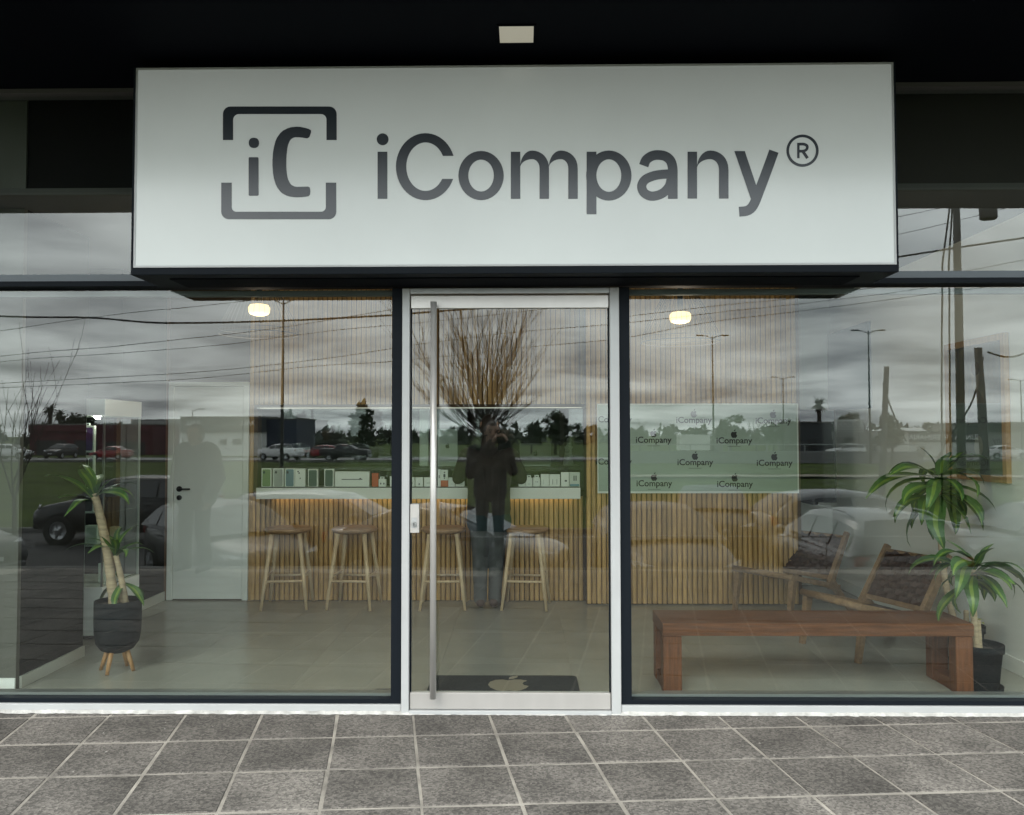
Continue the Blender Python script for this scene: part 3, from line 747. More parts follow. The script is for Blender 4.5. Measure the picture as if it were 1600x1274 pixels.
def pack(name, w, h, d, x, y, z, m, label, cat, rz=0, inset=None, marks=(), group=None, tab=False):
    """a retail box: carton with printed front (child panels sit a little proud)"""
    t = thing(name, label, cat, (x, y, z), rz, group)
    MB().box(-w/2, w/2, 0, d, 0, h, bev=.002).obj('carton', m, t)
    if inset:
        im, mgx, mgz = inset
        MB().prism(rrect(-w/2+mgx, mgz, w/2-mgx, h-mgz, min(.012, w*.14)), lambda u, v, dd: (u, dd, v), -.0012, .0005).obj('printed_panel', im, t)
    for (mx, mz, mw, mh, mm) in marks:
        MB().prism(rrect(mx-mw/2, mz-mh/2, mx+mw/2, mz+mh/2, min(mw, mh)*.4), lambda u, v, dd: (u, dd, v), -.0022, .0003).obj('printed_mark', mm, t)
    if tab:
        MB().ring([(-.02,h-.001),(.02,h-.001),(.02,h+.024),(-.02,h+.024)], [(-.011,h+.007),(.011,h+.007),(.011,h+.016),(-.011,h+.016)], lambda u, v, dd: (u, dd, v), .002, .004).obj('hang_tab', m, t)
    return t
I_green = mat('print_green', (.17,.26,.11), .5); I_grey = mat('print_grey', (.34,.37,.33), .5); I_blue = mat('print_blue', (.13,.21,.25), .5)
I_dkg = mat('print_darkgreen', (.035,.07,.05), .35); I_red = mat('print_red', (.42,.07,.02), .5); I_orange = mat('print_orange', (.50,.11,.04), .5)
I_dk = mat('print_dark', (.03,.035,.035), .4); I_purple = mat('print_purple', (.09,.05,.16), .4); I_teal = mat('print_teal', (.12,.25,.30), .5); I_pale = mat('print_pale', (.50,.55,.48), .5)
# goods in the cabinet
pack('phone_case_pack', .11, .21, .03, CX1-.165, CY0+.05, 1.467, M_boxw, 'phone case in white hanging pack on the top shelf of the display cabinet', 'package', inset=(I_purple,.012,.014), marks=[(-.022,.165,.03,.04,I_pale)], tab=True)
pack('phone_case_pack', .12, .215, .03, CX1-.17, CY0+.05, 1.227, M_boxw, 'white pack with three dark stripes on the second cabinet shelf', 'package', marks=[(-.036,.108,.03,.17,I_dk),(0,.108,.03,.17,I_dk),(.036,.108,.03,.17,I_dk)])
pack('phone_case_pack', .115, .20, .03, CX1-.165, CY0+.05, .987, M_boxw, 'dark fronted white pack on the third cabinet shelf behind the plant', 'package', inset=(I_dk,.01,.012))
pack('accessory_box', .10, .15, .06, CX1-.17, CY0+.14, .727, M_boxw, 'plain pale box low in the display cabinet', 'box', inset=(I_pale,.012,.014))
pack('accessory_box', .07, .12, .05, CX1-.06, CY0+.35, .727, mat('carton_tan', (.36,.31,.20), .6), 'small tan box at the side of the display cabinet', 'box', rz=math.pi/2)
pack('accessory_box', .08, .16, .05, CX1-.07, CY0+.20, .412, M_boxw, 'white box on the floor of the display cabinet', 'box', rz=math.pi/2)

# boxes along the counter, left to right
YK = CTY+.07
def cbox(px0, px1, py0, label, cat='box', name='product_box', dep=.05, dy=0, **kw):
    a, c = U(px0, 750, Y=YK+dy).x, U(px1, 750, Y=YK+dy).x
    z1 = fz(py0, (px0+px1)/2, YK+dy)
    return pack(name, c-a, z1-CT1-.001, dep, (a+c)/2, YK+dy, CT1+.001, kw.pop('m', M_boxw), label, cat, **kw)
cam_marks = lambda w, h, m: [(-w*.24, h*.84, w*.26, w*.32, m)]
W = .095; H = .172
cbox(408.5,424,732, 'white phone box with a green phone on its front, leftmost on the counter', inset=(I_green,.009,.010), marks=[(-.022,.143,.020,.026,I_dkg)])
cbox(426.5,443,732, 'white phone box with a silver phone, second from the left on the counter', inset=(I_grey,.010,.010), marks=[(-.022,.143,.020,.024,I_dk)])
cbox(445,460.5,732, 'white phone box with a blue phone, beside the silver phone box', inset=(I_blue,.010,.010), marks=[(-.021,.143,.020,.026,I_dk)])
cbox(461,477,732.5, 'white phone box with a white phone and two dark lenses', marks=[(-.020,.150,.014,.014,I_dk),(-.010,.135,.014,.014,I_dk),(0,.085,.010,.014,M_inkg)])
cbox(481,496.5,733, 'white phone box with dark green phone, left of the gap', inset=(I_dkg,.009,.010))
cbox(506.5,521.5,733, 'white phone box with dark green phone, right beside the keyboard box', inset=(I_dkg,.009,.010))
cbox(523,577,737, 'wide pale green keyboard box lying on its long edge', marks=[(0,.075,.20,.008,M_inkg),(.08,.082,.02,.012,M_inkg)])
cbox(581,591,739.5, 'red box between the keyboard box and the small charger box', m=I_red)
cbox(591.5,603,749, 'small white charger box with hang tab, beside the red box', tab=True, marks=[(-.014,.035,.012,.018,M_inkg),(.016,.035,.012,.016,M_inkg)])
cbox(609,626,744.5, 'white accessory box half hidden by the black window frame', marks=[(.02,.05,.022,.01,M_inkg)])
cbox(639.5,648,746, 'narrow white box at the left edge of the door glass', marks=[(0,.04,.008,.02,M_inkg)])
cbox(649,661,746, 'small white charger box, second inside the door glass', marks=[(0,.03,.014,.014,M_inkg)])
cbox(662.5,676,746, 'white charger box directly left of the door pull bar', marks=[(0,.04,.03,.01,I_pale)])
cbox(684,688.5,734, 'slim tall white pack right of the door pull bar', marks=[(0,.10,.008,.03,I_dk)])
cbox(688.7,700,751, 'orange box under the smartwatch pack', m=I_orange)
zo = fz(751, 694, YK)
p0, p1 = U(689, 750, Y=YK).x, U(699.8, 750, Y=YK).x
pack('product_box', p1-p0, fz(734.5, 694, YK)-zo-.001, .05, (p0+p1)/2, YK, zo+.001, M_boxw, 'white smartwatch pack with dark watch print, on top of the orange box', 'box', marks=[(0,.045,.020,.034,I_dk),(0,.075,.012,.012,M_inkg),(0,.02,.012,.012,M_inkg)])
cbox(700.5,711,746.5, 'plain white box right of the orange box', marks=[(0,.03,.02,.006,I_pale)])
cbox(712,726,740, 'grey and white striped pack left of the person at the counter', marks=[(0,.115,.07,.02,I_dkg),(0,.07,.07,.03,I_dkg),(0,.03,.05,.015,I_pale)])
cbox(810,820.5,748.5, 'low white box directly right of the person at the counter', marks=[(0,.04,.03,.006,I_pale)])
cbox(821,832,747, 'white charger box with hang tab, first of two beside each other', tab=True, marks=[(0,.03,.02,.01,I_pale)])
cbox(833,844,746.5, 'white charger box with hang tab, second of the two', tab=True, marks=[(-.008,.05,.008,.008,M_inkg),(.008,.05,.008,.008,M_inkg)])
cbox(845,858,741, 'tall pale cable box right of the hang tab boxes', marks=[(-.015,.05,.006,.05,I_pale)])
cbox(858.5,875,741.5, 'wide pale cable box in the right row of the counter', marks=[(-.02,.05,.006,.05,I_grey),(.02,.05,.006,.05,I_grey)])
cbox(876.5,889,738, 'white headphone box with a black earbud print', marks=[(.008,.06,.022,.016,I_dk)])
cbox(889.5,906,738, 'pale blue earphone box at the right end of the counter', m=I_pale, marks=[(-.005,.085,.010,.05,I_dk),(.014,.085,.010,.05,I_dk),(0,.02,.09,.02,I_teal)])

# ------------------------------------------------------------------ the office behind the hatch
DZ = fz(729.5, 780, 3.8)
desk = thing('office_desk', 'dark raised desk ledge behind the hatch', 'desk', (-1.0, 4.1, 0))
MB().box(-1.6, 1.60, -.35, .35, DZ-.04, DZ, bev=.004).obj('desk_top', mat('desk_dark', (.07,.065,.055), .4), desk)
for x in (-1.5, 1.5): MB().box(x-.04, x+.04, -.30, .30, .001, DZ-.0405).obj('desk_side', mat('desk_dark', (.07,.065,.055)), desk)
M_alum = mat('laptop_silver', (.42,.42,.40), .35, metal=.6)
def laptop(px0, px1, py0, lab, tilt):
    a, c = U(px0, 720, Y=3.95).x, U(px1, 720, Y=3.95).x; h = fz(py0, px0, 3.95)-DZ
    t = thing('laptop', lab, 'laptop', ((a+c)/2, 3.95, DZ+.001)); w = (c-a)/2
    MB().box(-w, w, .0, .24, 0, .014, bev=.004).obj('laptop_base', M_alum, t)
    lid = MB(); lid.prism(rrect(-w, 0, w, h, .012), lambda u, v, d: (u, d-.35*tilt*v/h, v+.014), -.004, .003); L = lid.obj('lid', M_alum, t)
    k = MB()
    for P in apple_polys(.055): k.prism([(u, v+h*.52) for u, v in P], lambda u, v, d: (u, d-.35*tilt*v/h, v+.014), -.0055, -.0035)
    k.obj('lid_logo', M_ink, L)
laptop(684, 715, 673, 'silver laptop lid with dark fruit logo behind the hatch', .10)
laptop(812, 861, 695, 'low open silver laptop behind the hatch, left of the statue', .35)
a, c = U(656, 700, Y=4.0).x, U(670, 700, Y=4.0).x
post = thing('white_post', 'slim white post rising from the desk behind the door pull bar', 'post', ((a+c)/2, 4.0, DZ+.001))
MB().box((a-c)/2, (c-a)/2, -.04, .04, 0, fz(640, 663, 4.0)-DZ-.002, bev=.006).obj('post_body', M_boxw, post)

# ------------------------------------------------------------------ logo panel on the slatted pier
PY = YB2-.012
px0, px1 = U(934, 700, Y=PY).x, U(1246, 700, Y=PY).x; pz0, pz1 = fz(768.5, 1090, PY), fz(632.5, 1090, PY)
lpn = thing('logo_panel', 'pale green frosted panel printed with rows of iCompany logos on the slat wall', 'panel', (0, PY, 0))
M_frost = mat('frosted_panel', (.30,.37,.31), .28, var=.05, vscale=2)
MB().box(px0, px1, -.010, .004, pz0, pz1, bev=.002).obj('panel_board', M_frost, lpn)
M_ptrim = mat('panel_trim', (.62,.64,.58), .4)
MB().ring([(px0-.005,pz0-.014),(px1+.005,pz0-.014),(px1+.005,pz1+.010),(px0-.005,pz1+.010)], [(px0+.004,pz0+.004),(px1-.006,pz0+.004),(px1-.006,pz1-.004),(px0+.004,pz1-.004)], lambda u, v, d: (u, d, v), -.016, .003).obj('panel_trim', M_ptrim, lpn)
for (lx_, ly_) in ((959,655),(1084,656),(1208,657),(1021,687),(1147,688),(959,721),(1086,722),(1210,723),(1022,755),(1148,756)):
    p = U(lx_, ly_, Y=PY-.011)
    k = MB()
    for P in apple_polys(.076): k.prism([(u+p.x, v+p.z+.052) for u, v in P], lambda u, v, d: (u, d, v), -.0125, -.0098)
    k.obj('fruit_logo', M_ink, lpn)
    text_obj('iCompany', .082, M_ink, Matrix.Translation((p.x, -.0112, p.z-.030)) @ FACE_STREET, lpn, 'panel_lettering', bold=.0012)
    MB().box(p.x-.06, p.x+.06, -.0122, -.0098, p.z-.062, p.z-.058).obj('tagline', M_inkg, lpn)

# dark screen and blue-grey board in the corridor on the right
s0, s1 = U(1252, 700, Y=3.35), U(1299, 700, Y=3.35)
tv = thing('wall_screen', 'dark upright screen just right of the slat wall', 'screen', ((s0.x+s1.x)/2, 3.35, 1.0))
zt, zb = fz(640, 1275, 3.35)-1, fz(785, 1275, 3.35)-1; ww = (s1.x-s0.x)/2
MB().prism(rrect(-ww, zb, ww, zt, .012), lambda u, v, d: (u, d-.10*u/ww, v), -.02, .02).obj('bezel', M_plastic, tv)
MB().prism(rrect(-ww+.012, zb+.012, ww-.012, zt-.012, .004), lambda u, v, d: (u, d-.10*u/ww, v), -.024, -.019).obj('display', mat('screen_black', (.01,.012,.013), .12), tv)
MB().box(-.02, .02, .02, .69, -.1, .1).obj('bracket', M_plastic, tv)
q0, q1 = U(1293, 515, X=XE-.03), U(1356, 502, X=XE-.03)
bb = thing('wall_board', 'blue-grey board high on the right wall near the corridor', 'board', (XE-.001, (q0.y+q1.y)/2, 1.85))
MB().box(-.035, -.001, (q1.y-q0.y)/2, -(q1.y-q0.y)/2, 0, q1.z-1.85, bev=.004).obj('board_body', mat('blue_grey', (.085,.14,.165), .5, var=.06, vscale=1.5), bb)
# framed poster on the right wall
a_, b_ = U(1478, 640, X=XE-.03), U(1572, 640, X=XE-.03)
zlo, zhi = U(1525, 751, X=XE-.03).z, U(1525, 529, X=XE-.03).z
pw = (a_.y-b_.y)/2
po = thing('framed_poster', 'large framed portrait poster in a wooden frame on the right white wall', 'poster', (XE-.001, (a_.y+b_.y)/2, (zlo+zhi)/2))
ph = (zhi-zlo)/2
PF = lambda u, v, d: (-d, u, v)
M_frm = mat('frame_wood', (.42,.25,.12), .45, var=.2, stretch=(5,5,.6))
MB().ring([(-pw,-ph),(pw,-ph),(pw,ph),(-pw,ph)], [(-pw+.045,-ph+.045),(pw-.045,-ph+.045),(pw-.045,ph-.045),(-pw+.045,ph-.045)], PF, .001, .035).obj('frame', M_frm, po)
pr = MB().prism([(-pw+.044,-ph+.044),(pw-.044,-ph+.044),(pw-.044,ph-.044),(-pw+.044,ph-.044)], PF, .001, .012).obj('print', mat('poster_ground', (.07,.08,.075), .35, var=.3, vscale=2), po)
sc_ = ph
body = [(.62,-.90),(.66,-.55),(.60,-.15),(.50,.12),(.22,.24),(.12,.28),(-.12,.28),(-.22,.24),(-.50,.12),(-.60,-.15),(-.66,-.55),(-.62,-.90)]
MB().prism([(u*sc_*.42, v*sc_) for u, v in chaikin(body)], PF, .0121, .014).obj('printed_torso', mat('poster_knit', (.035,.04,.04), .5), po)
MB().prism([(u*sc_, v*sc_) for u, v in ell(0,.46,.105,.19,n=24)], PF, .0122, .0145).obj('printed_head', mat('poster_skin', (.20,.17,.145), .5), po)
MB().prism([(u*sc_, v*sc_) for u, v in ell(0,.58,.108,.10,n=20)], PF, .0146, .0152).obj('printed_hair', mat('poster_hair', (.03,.03,.03), .5), po)
MB().prism([(u*sc_, v*sc_) for u, v in ell(-.05,-.52,.11,.15,n=20)], PF, .0142, .0152).obj('printed_hands', mat('poster_skin', (.20,.17,.145)), po)
MB().box(-.008, -.0006, -pw+.045, pw-.045, -ph+.045, ph-.045).obj('backing_card', M_plastic, po)
MB().box(-.0195, -.0165, -pw+.046, pw-.046, -ph+.046, ph-.046).obj('poster_glass', M_gclear, po)

# ------------------------------------------------------------------ pendant lamps
def pendant(px, py, Y, label):
    p = U(px, py, Y=Y)
    t = thing('pendant_lamp', label, 'lamp', (p.x, p.y, p.z), group='pendant lamps with wire shades')
    MB().tube([(0,0,.30),(0,0,ZC-p.z-.002)], .004, 6).obj('cord', M_plastic, t)
    MB().lathe([(.0,.0),(.05,.0),(.05,.02),(.0,.025)], 16, (0,0,ZC-p.z-.027)).obj('ceiling_rose', M_plastic, t)
    bl = MB().lathe([(.001,-.042),(.04,-.041),(.072,-.030),(.082,-.008),(.082,.022),(.070,.040),(.03,.048),(.001,.049)], 20).obj('bulb', M_bulb, t)
    MB().tube([(0,0,.05),(0,0,.30)], .022, 12).obj('lamp_holder', M_plastic, t)
    def ring(r, z, w=.003): return MB().tube([(r*math.cos(2*math.pi*k/36), r*math.sin(2*math.pi*k/36), z) for k in range(37)], w, 5, cap=False)
    ring(.30, -.19, .0032).obj('shade_rim', M_wire, t); ring(.085, .26, .005).obj('shade_top_ring', M_wire, t); ring(.30, -.155, .002).obj('shade_rim', M_wire, t)
    wm = MB().tube([(.085,0,.26),(.14,0,.16),(.22,0,.02),(.285,0,-.11),(.30,0,-.19)], .0013, 4).mesh('shade_wire', M_wire)
    for k in range(40):
        o = link('shade_wire', wm, t); o.rotation_euler = (0, 0, 2*math.pi*k/40)
    L = bpy.data.lights.new('pendant_light', 'POINT'); L.energy = 5.5; L.color = (1.0,.84,.64); L.shadow_soft_size = .09
    lo = bpy.data.objects.new('pendant_light', L); COL.objects.link(lo); lo.parent = t; lo.location = (0,0,-.12)
pendant(405, 485, 1.55, 'lit pendant lamp with flared wire shade above the white door side')
pendant(1063, 497, 1.55, 'lit pendant lamp with flared wire shade above the logo panel side')

# ------------------------------------------------------------------ bar stools
def stool():
    t = thing('bar_stool', 'x', 'stool', group='bar stools along the counter')
    prof = [(.001,.690),(.175,.690),(.205,.705),(.213,.722),(.203,.736),(.17,.737),(.09,.728),(.001,.725)]
    MB().lathe(prof, 28).obj('seat', mat('stool_seat', (.34,.20,.105), .45, var=.2, vscale=12, stretch=(1,6,1)), t)
    for sx in (-1, 1):
        for sy in (-1, 1):
            MB().tube([(sx*.125,sy*.125,.689),(sx*.165,sy*.165,.35),(sx*.205,sy*.205,.0)], [.021,.019,.013], 10).obj('leg', M_ash, t)
    for z, (u, v) in ((.26,(0,1)),(.26,(0,-1)),(.30,(1,0)),(.30,(-1,0))):
        e = .205-(z/.689)*.08
        P = [(-e,v*e,z),(e,v*e,z)] if v else [(u*e,-e,z),(u*e,e,z)]
        MB().tube(P, .011, 8).obj('footrest', M_ash, t)
    return t
st = stool()
for k, (px, lab, rz) in enumerate(((450,'oak bar stool nearest the white door',.10),(554,'oak bar stool second from the white door',-.08),(693,'oak bar stool half hidden by the door pull bar',.05),(822,'oak bar stool to the right of the person at the counter',-.1))):
    X_ = U(px, 900, Y=2.92).x
    if k == 0: st.location = (X_,2.92,0.001); st.rotation_euler = (0,0,rz); st['label'] = lab
    else: copy_tree(st, (X_,2.92,0.001), rz, lab)

# ------------------------------------------------------------------ bench by the window
bx0, bx1 = U(1034, 1080, Z=0).x, U(1522, 1085, Z=0).x
BY0 = .345; BZ = .43; BT = .075; BD = .40
bench = thing('bench', 'reddish hardwood bench with open frame legs behind the right window', 'bench', (0, BY0, 0.001))
mb = MB(); n = 24; V = []; F = []
for i in range(n+1):
    x = bx0+(bx1-bx0)*i/n; w1 = .006*noise.noise((x*3,0,0)); w2 = .006*noise.noise((x*3,9,0)); e = .004*noise.noise((x*2,4,4))
    V += [(x,w1,BZ-BT+e),(x,-.004+w1,BZ-.012),(x,.010+w1,BZ+e),(x,BD-.01+w2,BZ+e),(x,BD+w2,BZ-.012),(x,BD+w2,BZ-BT+e)]
    if i:
        o = (i-1)*6
        for k in range(6): F.append((o+k,o+(k+1)%6,o+6+(k+1)%6,o+6+k))
F += [tuple(range(6)), tuple(range(n*6,n*6+6))]
mb.add(V, F); mb.obj('seat_plank', M_jat, bench)
M_jatv = mat('jatoba_upright', (0.13,0.046,0.017), 0.5, spec=.3, var=.35, vscale=7, stretch=(9,9,.7), bump=.08, bscale=30)
for xa, xb in ((bx0+.003, bx0+.118), (bx1-.108, bx1-.003)):
    MB().box(xa, xb, .006, .096, 0, BZ-BT-.005, bev=.004).obj('leg', M_jatv, bench)
    MB().box(xa, xb, BD-.096, BD-.006, 0, BZ-BT-.005, bev=.004).obj('leg', M_jatv, bench)
    MB().box(xa+.006, xb-.006, .0965, BD-.0965, .0, .07, bev=.003).obj('foot_rail', M_jat, bench)

# ------------------------------------------------------------------ lounge chairs with woven leather
def lounge(loc, rz, label):
    """seat faces local -X"""
    t = thing('lounge_chair', label, 'chair', loc, rz, 'woven leather lounge chairs')
    w = .29
    for s in (-1, 1):
        y = s*w
        MB().bar((-.36,y,.385),(.30,y,.235),.05,.045, side=(0,1,0)).obj('side_rail', M_teak, t)
        MB().bar((-.34,y,.36),(-.40,y,0),.05,.055, side=(0,1,0), w1=.035, h1=.035).obj('leg', M_teak, t)
        MB().bar((.16,y,.24),(.45,y,.71),.042,.062, side=(0,1,0), w1=.036, h1=.045).obj('back_post', M_teak, t)
        MB().bar((.20,y*.98,.30),(.50,y*.98,0),.05,.06, side=(0,1,0), w1=.035, h1=.035).obj('leg', M_teak, t)
    MB().tube([(-.37,-w-.03,.385),(-.37,w+.03,.385)], .026, 12).obj('front_bar', M_teak, t)
    MB().bar((.425,-w+.022,.665),(.425,w-.022,.665),.03,.04, side=(1,0,0)).obj('crest_rail', M_teak, t)
    MB().bar((.215,-w+.022,.325),(.215,w-.022,.325),.03,.04, side=(1,0,0)).obj('lower_rail', M_teak, t)
    ax = Vector((.29,0,.47)).normalized(); b0 = Vector((.222,0,.335)); nrm = Vector((-ax.z,0,ax.x))
    L = .40
    MB().add([b0+ax*s+nrm*(.004+dz)+Vector((0,yy,0)) for dz in (0,-.004) for s, yy in ((0,-w+.03),(0,w-.03),(L,w-.03),(L,-w+.03))], [(0,1,2,3),(7,6,5,4),(0,4,5,1),(1,5,6,2),(2,6,7,3),(3,7,4,0)]).obj('back_lining', M_leath, t)
    for k in range(9):       # leather straps woven over one another: uprights
        y = -w+.055+k*(2*w-.11)/8; P = []
        for i in range(19):
            s = L*i/18; P.append(b0+ax*s+Vector((0,y,0))+nrm*(.014+.009*math.cos(math.pi*(i*.5+k))))
        strap(P, Vector((0,1,0)), .054, t)
    for k in range(9):
        s = L*(k+.5)/9; P = []
        for i in range(19):
            y = -w+.03+(2*w-.06)*i/18; P.append(b0+ax*s+Vector((0,y,0))+nrm*(.014-.009*math.cos(math.pi*((i-1)*.5+k))))
        strap(P, ax, .044, t)
    MB().add([(-.36+.66*i/8, sy*(w-.02), .405-.15*i/8-.035*math.sin(math.pi*i/8)+dz) for dz in (0,-.008) for i in range(9) for sy in (-1,1)],
             [(2*i,2*i+1,2*i+3,2*i+2) for i in range(8)]+[(18+2*i,20+2*i,21+2*i,19+2*i) for i in range(8)], 0, True).obj('seat_sling', M_leath, t)
    return t
def strap(P, across, wd, parent):
    V = []; F = []
    for p in P: V += [p-across*wd/2, p+across*wd/2]
    nrm = across.cross(P[1]-P[0]).normalized()*.003
    n = len(P); V += [v+nrm for v in V]
    for i in range(n-1):
        F += [(2*i,2*i+1,2*i+3,2*i+2), (2*n+2*i,2*n+2*i+2,2*n+2*i+3,2*n+2*i+1), (2*i,2*i+2,2*n+2*i+2,2*n+2*i), (2*i+1,2*n+2*i+1,2*n+2*i+3,2*i+3)]
    MB().add(V, F, 0, False).obj('woven_strap', M_leath, parent)
lounge((2.40,2.70,0.001), .62, 'woven leather lounge chair at the back beside the slat wall')
lounge((2.61,1.45,0.001), .36, 'woven leather lounge chair nearer the window behind the bench')

# door mat
c0, c1 = U(668, 1077, Z=.01), U(905, 1077, Z=.01); cb = U(790, 1056, Z=.01)
mat_o = thing('door_mat', 'dark grey door mat with a beige fruit logo inside the door', 'mat', ((c0.x+c1.x)/2, c0.y-.06, .001))
mw, md = (c1.x-c0.x)/2, cb.y-c0.y+.06
MB().prism(rrect(-mw, 0, mw, md, .035), lambda u, v, d: (u, v, d), 0, .011).obj('mat_body', mat('mat_fibre', (.022,.024,.026), .95, var=.5, vscale=120, bump=1, bscale=220), mat_o)
k = MB()
for P in apple_polys(.33): k.prism([(u+.03, v*.9+md*.42) for u, v in P], lambda u, v, d: (u, v, d), .0112, .0128)
k.obj('mat_logo', mat('mat_beige', (.30,.25,.18), .95, bump=1, bscale=200), mat_o)
# ================================================================== potted dracaenas
def leaf_mesh(L, w, droop, rnd, lift=.9, twist=0):
    """blade that leaves the crown at angle 'lift' and arches over; along local +X"""
    n = 9; V = []; x = z = 0; a = lift
    ds = L/n
    rows = []
    for i in range(n+1):
        t = i/n
        ww = w*(.22+.78*math.sin(math.pi*min(1, t*1.02))**1.15)*(1-.25*t)
        if i == n: ww = .003
        tw = twist*t
        c, s = math.cos(tw), math.sin(tw)
        wav = .012*math.sin(t*9+rnd)*t
        for k, q in ((-1, .18), (-.26, 0), (.26, 0), (1, .18)):
            yy = ww*k; zz = ww*q
            V.append((x-math.sin(a)*(zz), yy*c-zz*s+wav, z+math.cos(a)*zz+yy*s))
        x += math.cos(a)*ds; z += math.sin(a)*ds; a -= droop/n*(.30+1.7*t)
    b = MB()
    F1 = []; F2 = []
    for i in range(n):
        for k in range(3): (F2 if k == 1 else F1).append((i*4+k, i*4+k+1, i*4+k+5, i*4+k+4))
    b.add(V, F1, 0, True); o = len(b.f)
    for f in F2: b.f.append(f); b.mi.append(1); b.sm.append(True)
    return b.mesh('leaf', [M_leaf, M_leafy])
LEAVES = [leaf_mesh(RND.uniform(.38,.54), RND.uniform(.048,.066), RND.uniform(.8,1.3) if k % 3 == 0 else RND.uniform(1.5,2.5), k*1.7, RND.uniform(.10,.95), RND.uniform(-.5,.5)) for k in range(9)]
LEAVES_UP = [leaf_mesh(RND.uniform(.24,.34), RND.uniform(.034,.046), RND.uniform(.5,1.1), k*1.7, RND.uniform(.95,1.35), RND.uniform(-.3,.3)) for k in range(3)]
LEAVES_L = [leaf_mesh(RND.uniform(.36,.50), RND.uniform(.034,.046), RND.uniform(.6,1.7), k*1.3, RND.uniform(.1,1.2), RND.uniform(-.5,.5)) for k in range(7)]
def crown(parent, p, n, size, seed, flat=0.0, pool=None):
    q = random.Random(seed)
    for k in range(n):
        me = q.choice(LEAVES_UP) if k < max(2, n//6) else q.choice(pool or LEAVES)
        o = link('leaf', me, parent, (p[0]+q.uniform(-.01,.01), p[1]+q.uniform(-.01,.01), p[2]-.10*size*q.random()))
        s = size*q.uniform(.75,1.12)
        o.scale = (s, s, s); o.rotation_euler = (q.uniform(-.25,.25), q.uniform(-.15,.35)+flat, 2.4*k+q.uniform(-.3,.3))
def cane(parent, pts, r):
    P = smooth_line(pts, 8); q = random.Random(len(P)+int(r*1000))
    R = [r*(1-.22*i/len(P))*(1+.06*math.sin(i*2.1)+q.uniform(-.03,.05)) for i in range(len(P))]
    MB().tube(P, R, 10).obj('cane', M_stem, parent)
# left: bowl pot on wooden legs
base = U(176, 1052, Z=0)
PX, PYY = base.x, base.y+.06
pl = thing('potted_plant', 'leafy cane plant in a dark bowl pot on wooden legs behind the left window', 'plant', (PX, PYY, 0.001))
MB().lathe([(.0,.125),(.06,.128),(.105,.150),(.136,.195),(.147,.26),(.150,.34),(.150,.478),(.141,.478),(.139,.34),(.12,.30),(.0,.29)], 32).obj('pot', M_pot, pl)
MB().lathe([(0,.455),(.08,.452),(.142,.445)], 24).obj('soil', M_soil, pl)
for k in range(4):
    a = math.radians(-95+k*90)
    MB().tube([(.065*math.cos(a),.065*math.sin(a),.155),(.118*math.cos(a),.118*math.sin(a),.0)], [.017,.012], 10).obj('leg', mat('leg_oak', (.42,.22,.09), .45, var=.2), pl)
cane(pl, [(-.03,0,.44),(-.07,.0,.75),(-.12,-.01,1.02),(-.17,-.01,1.20)], .032)
cane(pl, [(.05,.01,.44),(.02,.0,.62),(-.02,.0,.78)], .022)
cane(pl, [(.01,.05,.44),(.0,.05,.58)], .028)
crown(pl, (-.17,-.01,1.24), 11, .95, 3, .0, LEAVES_L); crown(pl, (-.02,0,.82), 15, .66, 5, .1, LEAVES_L); crown(pl, (.0,.05,.62), 6, .7, 8, .5)
# right: two nursery pots
def nursery(px, py, label, canes, crowns, r=.135, h=.28, dy=0.0):
    g = U(px, py, Z=0)
    t = thing('potted_plant', label, 'plant', (g.x, g.y+r+dy, 0.001))
    MB().lathe([(0,.012),(r*.76,.012),(r*.80,.02),(r*.97,h-.045),(r*1.05,h-.045),(r*1.06,h),(r*.98,h),(r*.93,h-.05),(r*.7,.05),(0,.05)], 32).obj('pot', M_pot, t)
    MB().lathe([(0,0),(r*.98,0),(r*1.0,.024),(r*.95,.024),(r*.92,.008),(0,.008)], 28).obj('saucer', M_pot, t)
    MB().lathe([(0,h-.035),(r*.5,h-.038),(r*.94,h-.045)], 20).obj('soil', M_soil, t)
    for P, rr in canes: cane(t, P, rr)
    for (p, n, s, sd, fl_) in crowns: crown(t, p, n, s, sd, fl_)
    return t
nursery(1550, 1086, 'striped leaf cane plant in a black nursery pot at the right end of the bench', [([(-.015,.0,.23),(-.03,.0,.50),(-.025,.0,.74)], .022), ([(.02,.03,.23),(.015,.03,.42)], .018)],
        [((-.025,0,.80), 20, .92, 11, .15), ((-.025,0,.74), 10, .85, 12, .55)])
big = nursery(1524, 1045, 'tall striped leaf cane plant in a black pot behind the bench end', [([(-.06,.0,.23),(-.11,.02,.50),(-.15,.03,.92),(-.15,.03,1.26)], .023), ([(.03,.04,.23),(.03,.04,.36)], .02)],
        [((-.15,.03,1.32), 22, 1.06, 21, .12), ((-.15,.03,1.22), 14, 1.08, 22, .55)], r=.12, h=.27)
yl = leaf_mesh(.13, .03, 1.2, 2, .9); yl.materials.clear(); m_yl = mat('yellow_leaf', (.45,.50,.05), .45, var=.15); yl.materials.append(m_yl); yl.materials.append(m_yl)
for a in (-2.4, -1.2, .4): link('leaf', yl, big, (.02,-.05,.25), a)

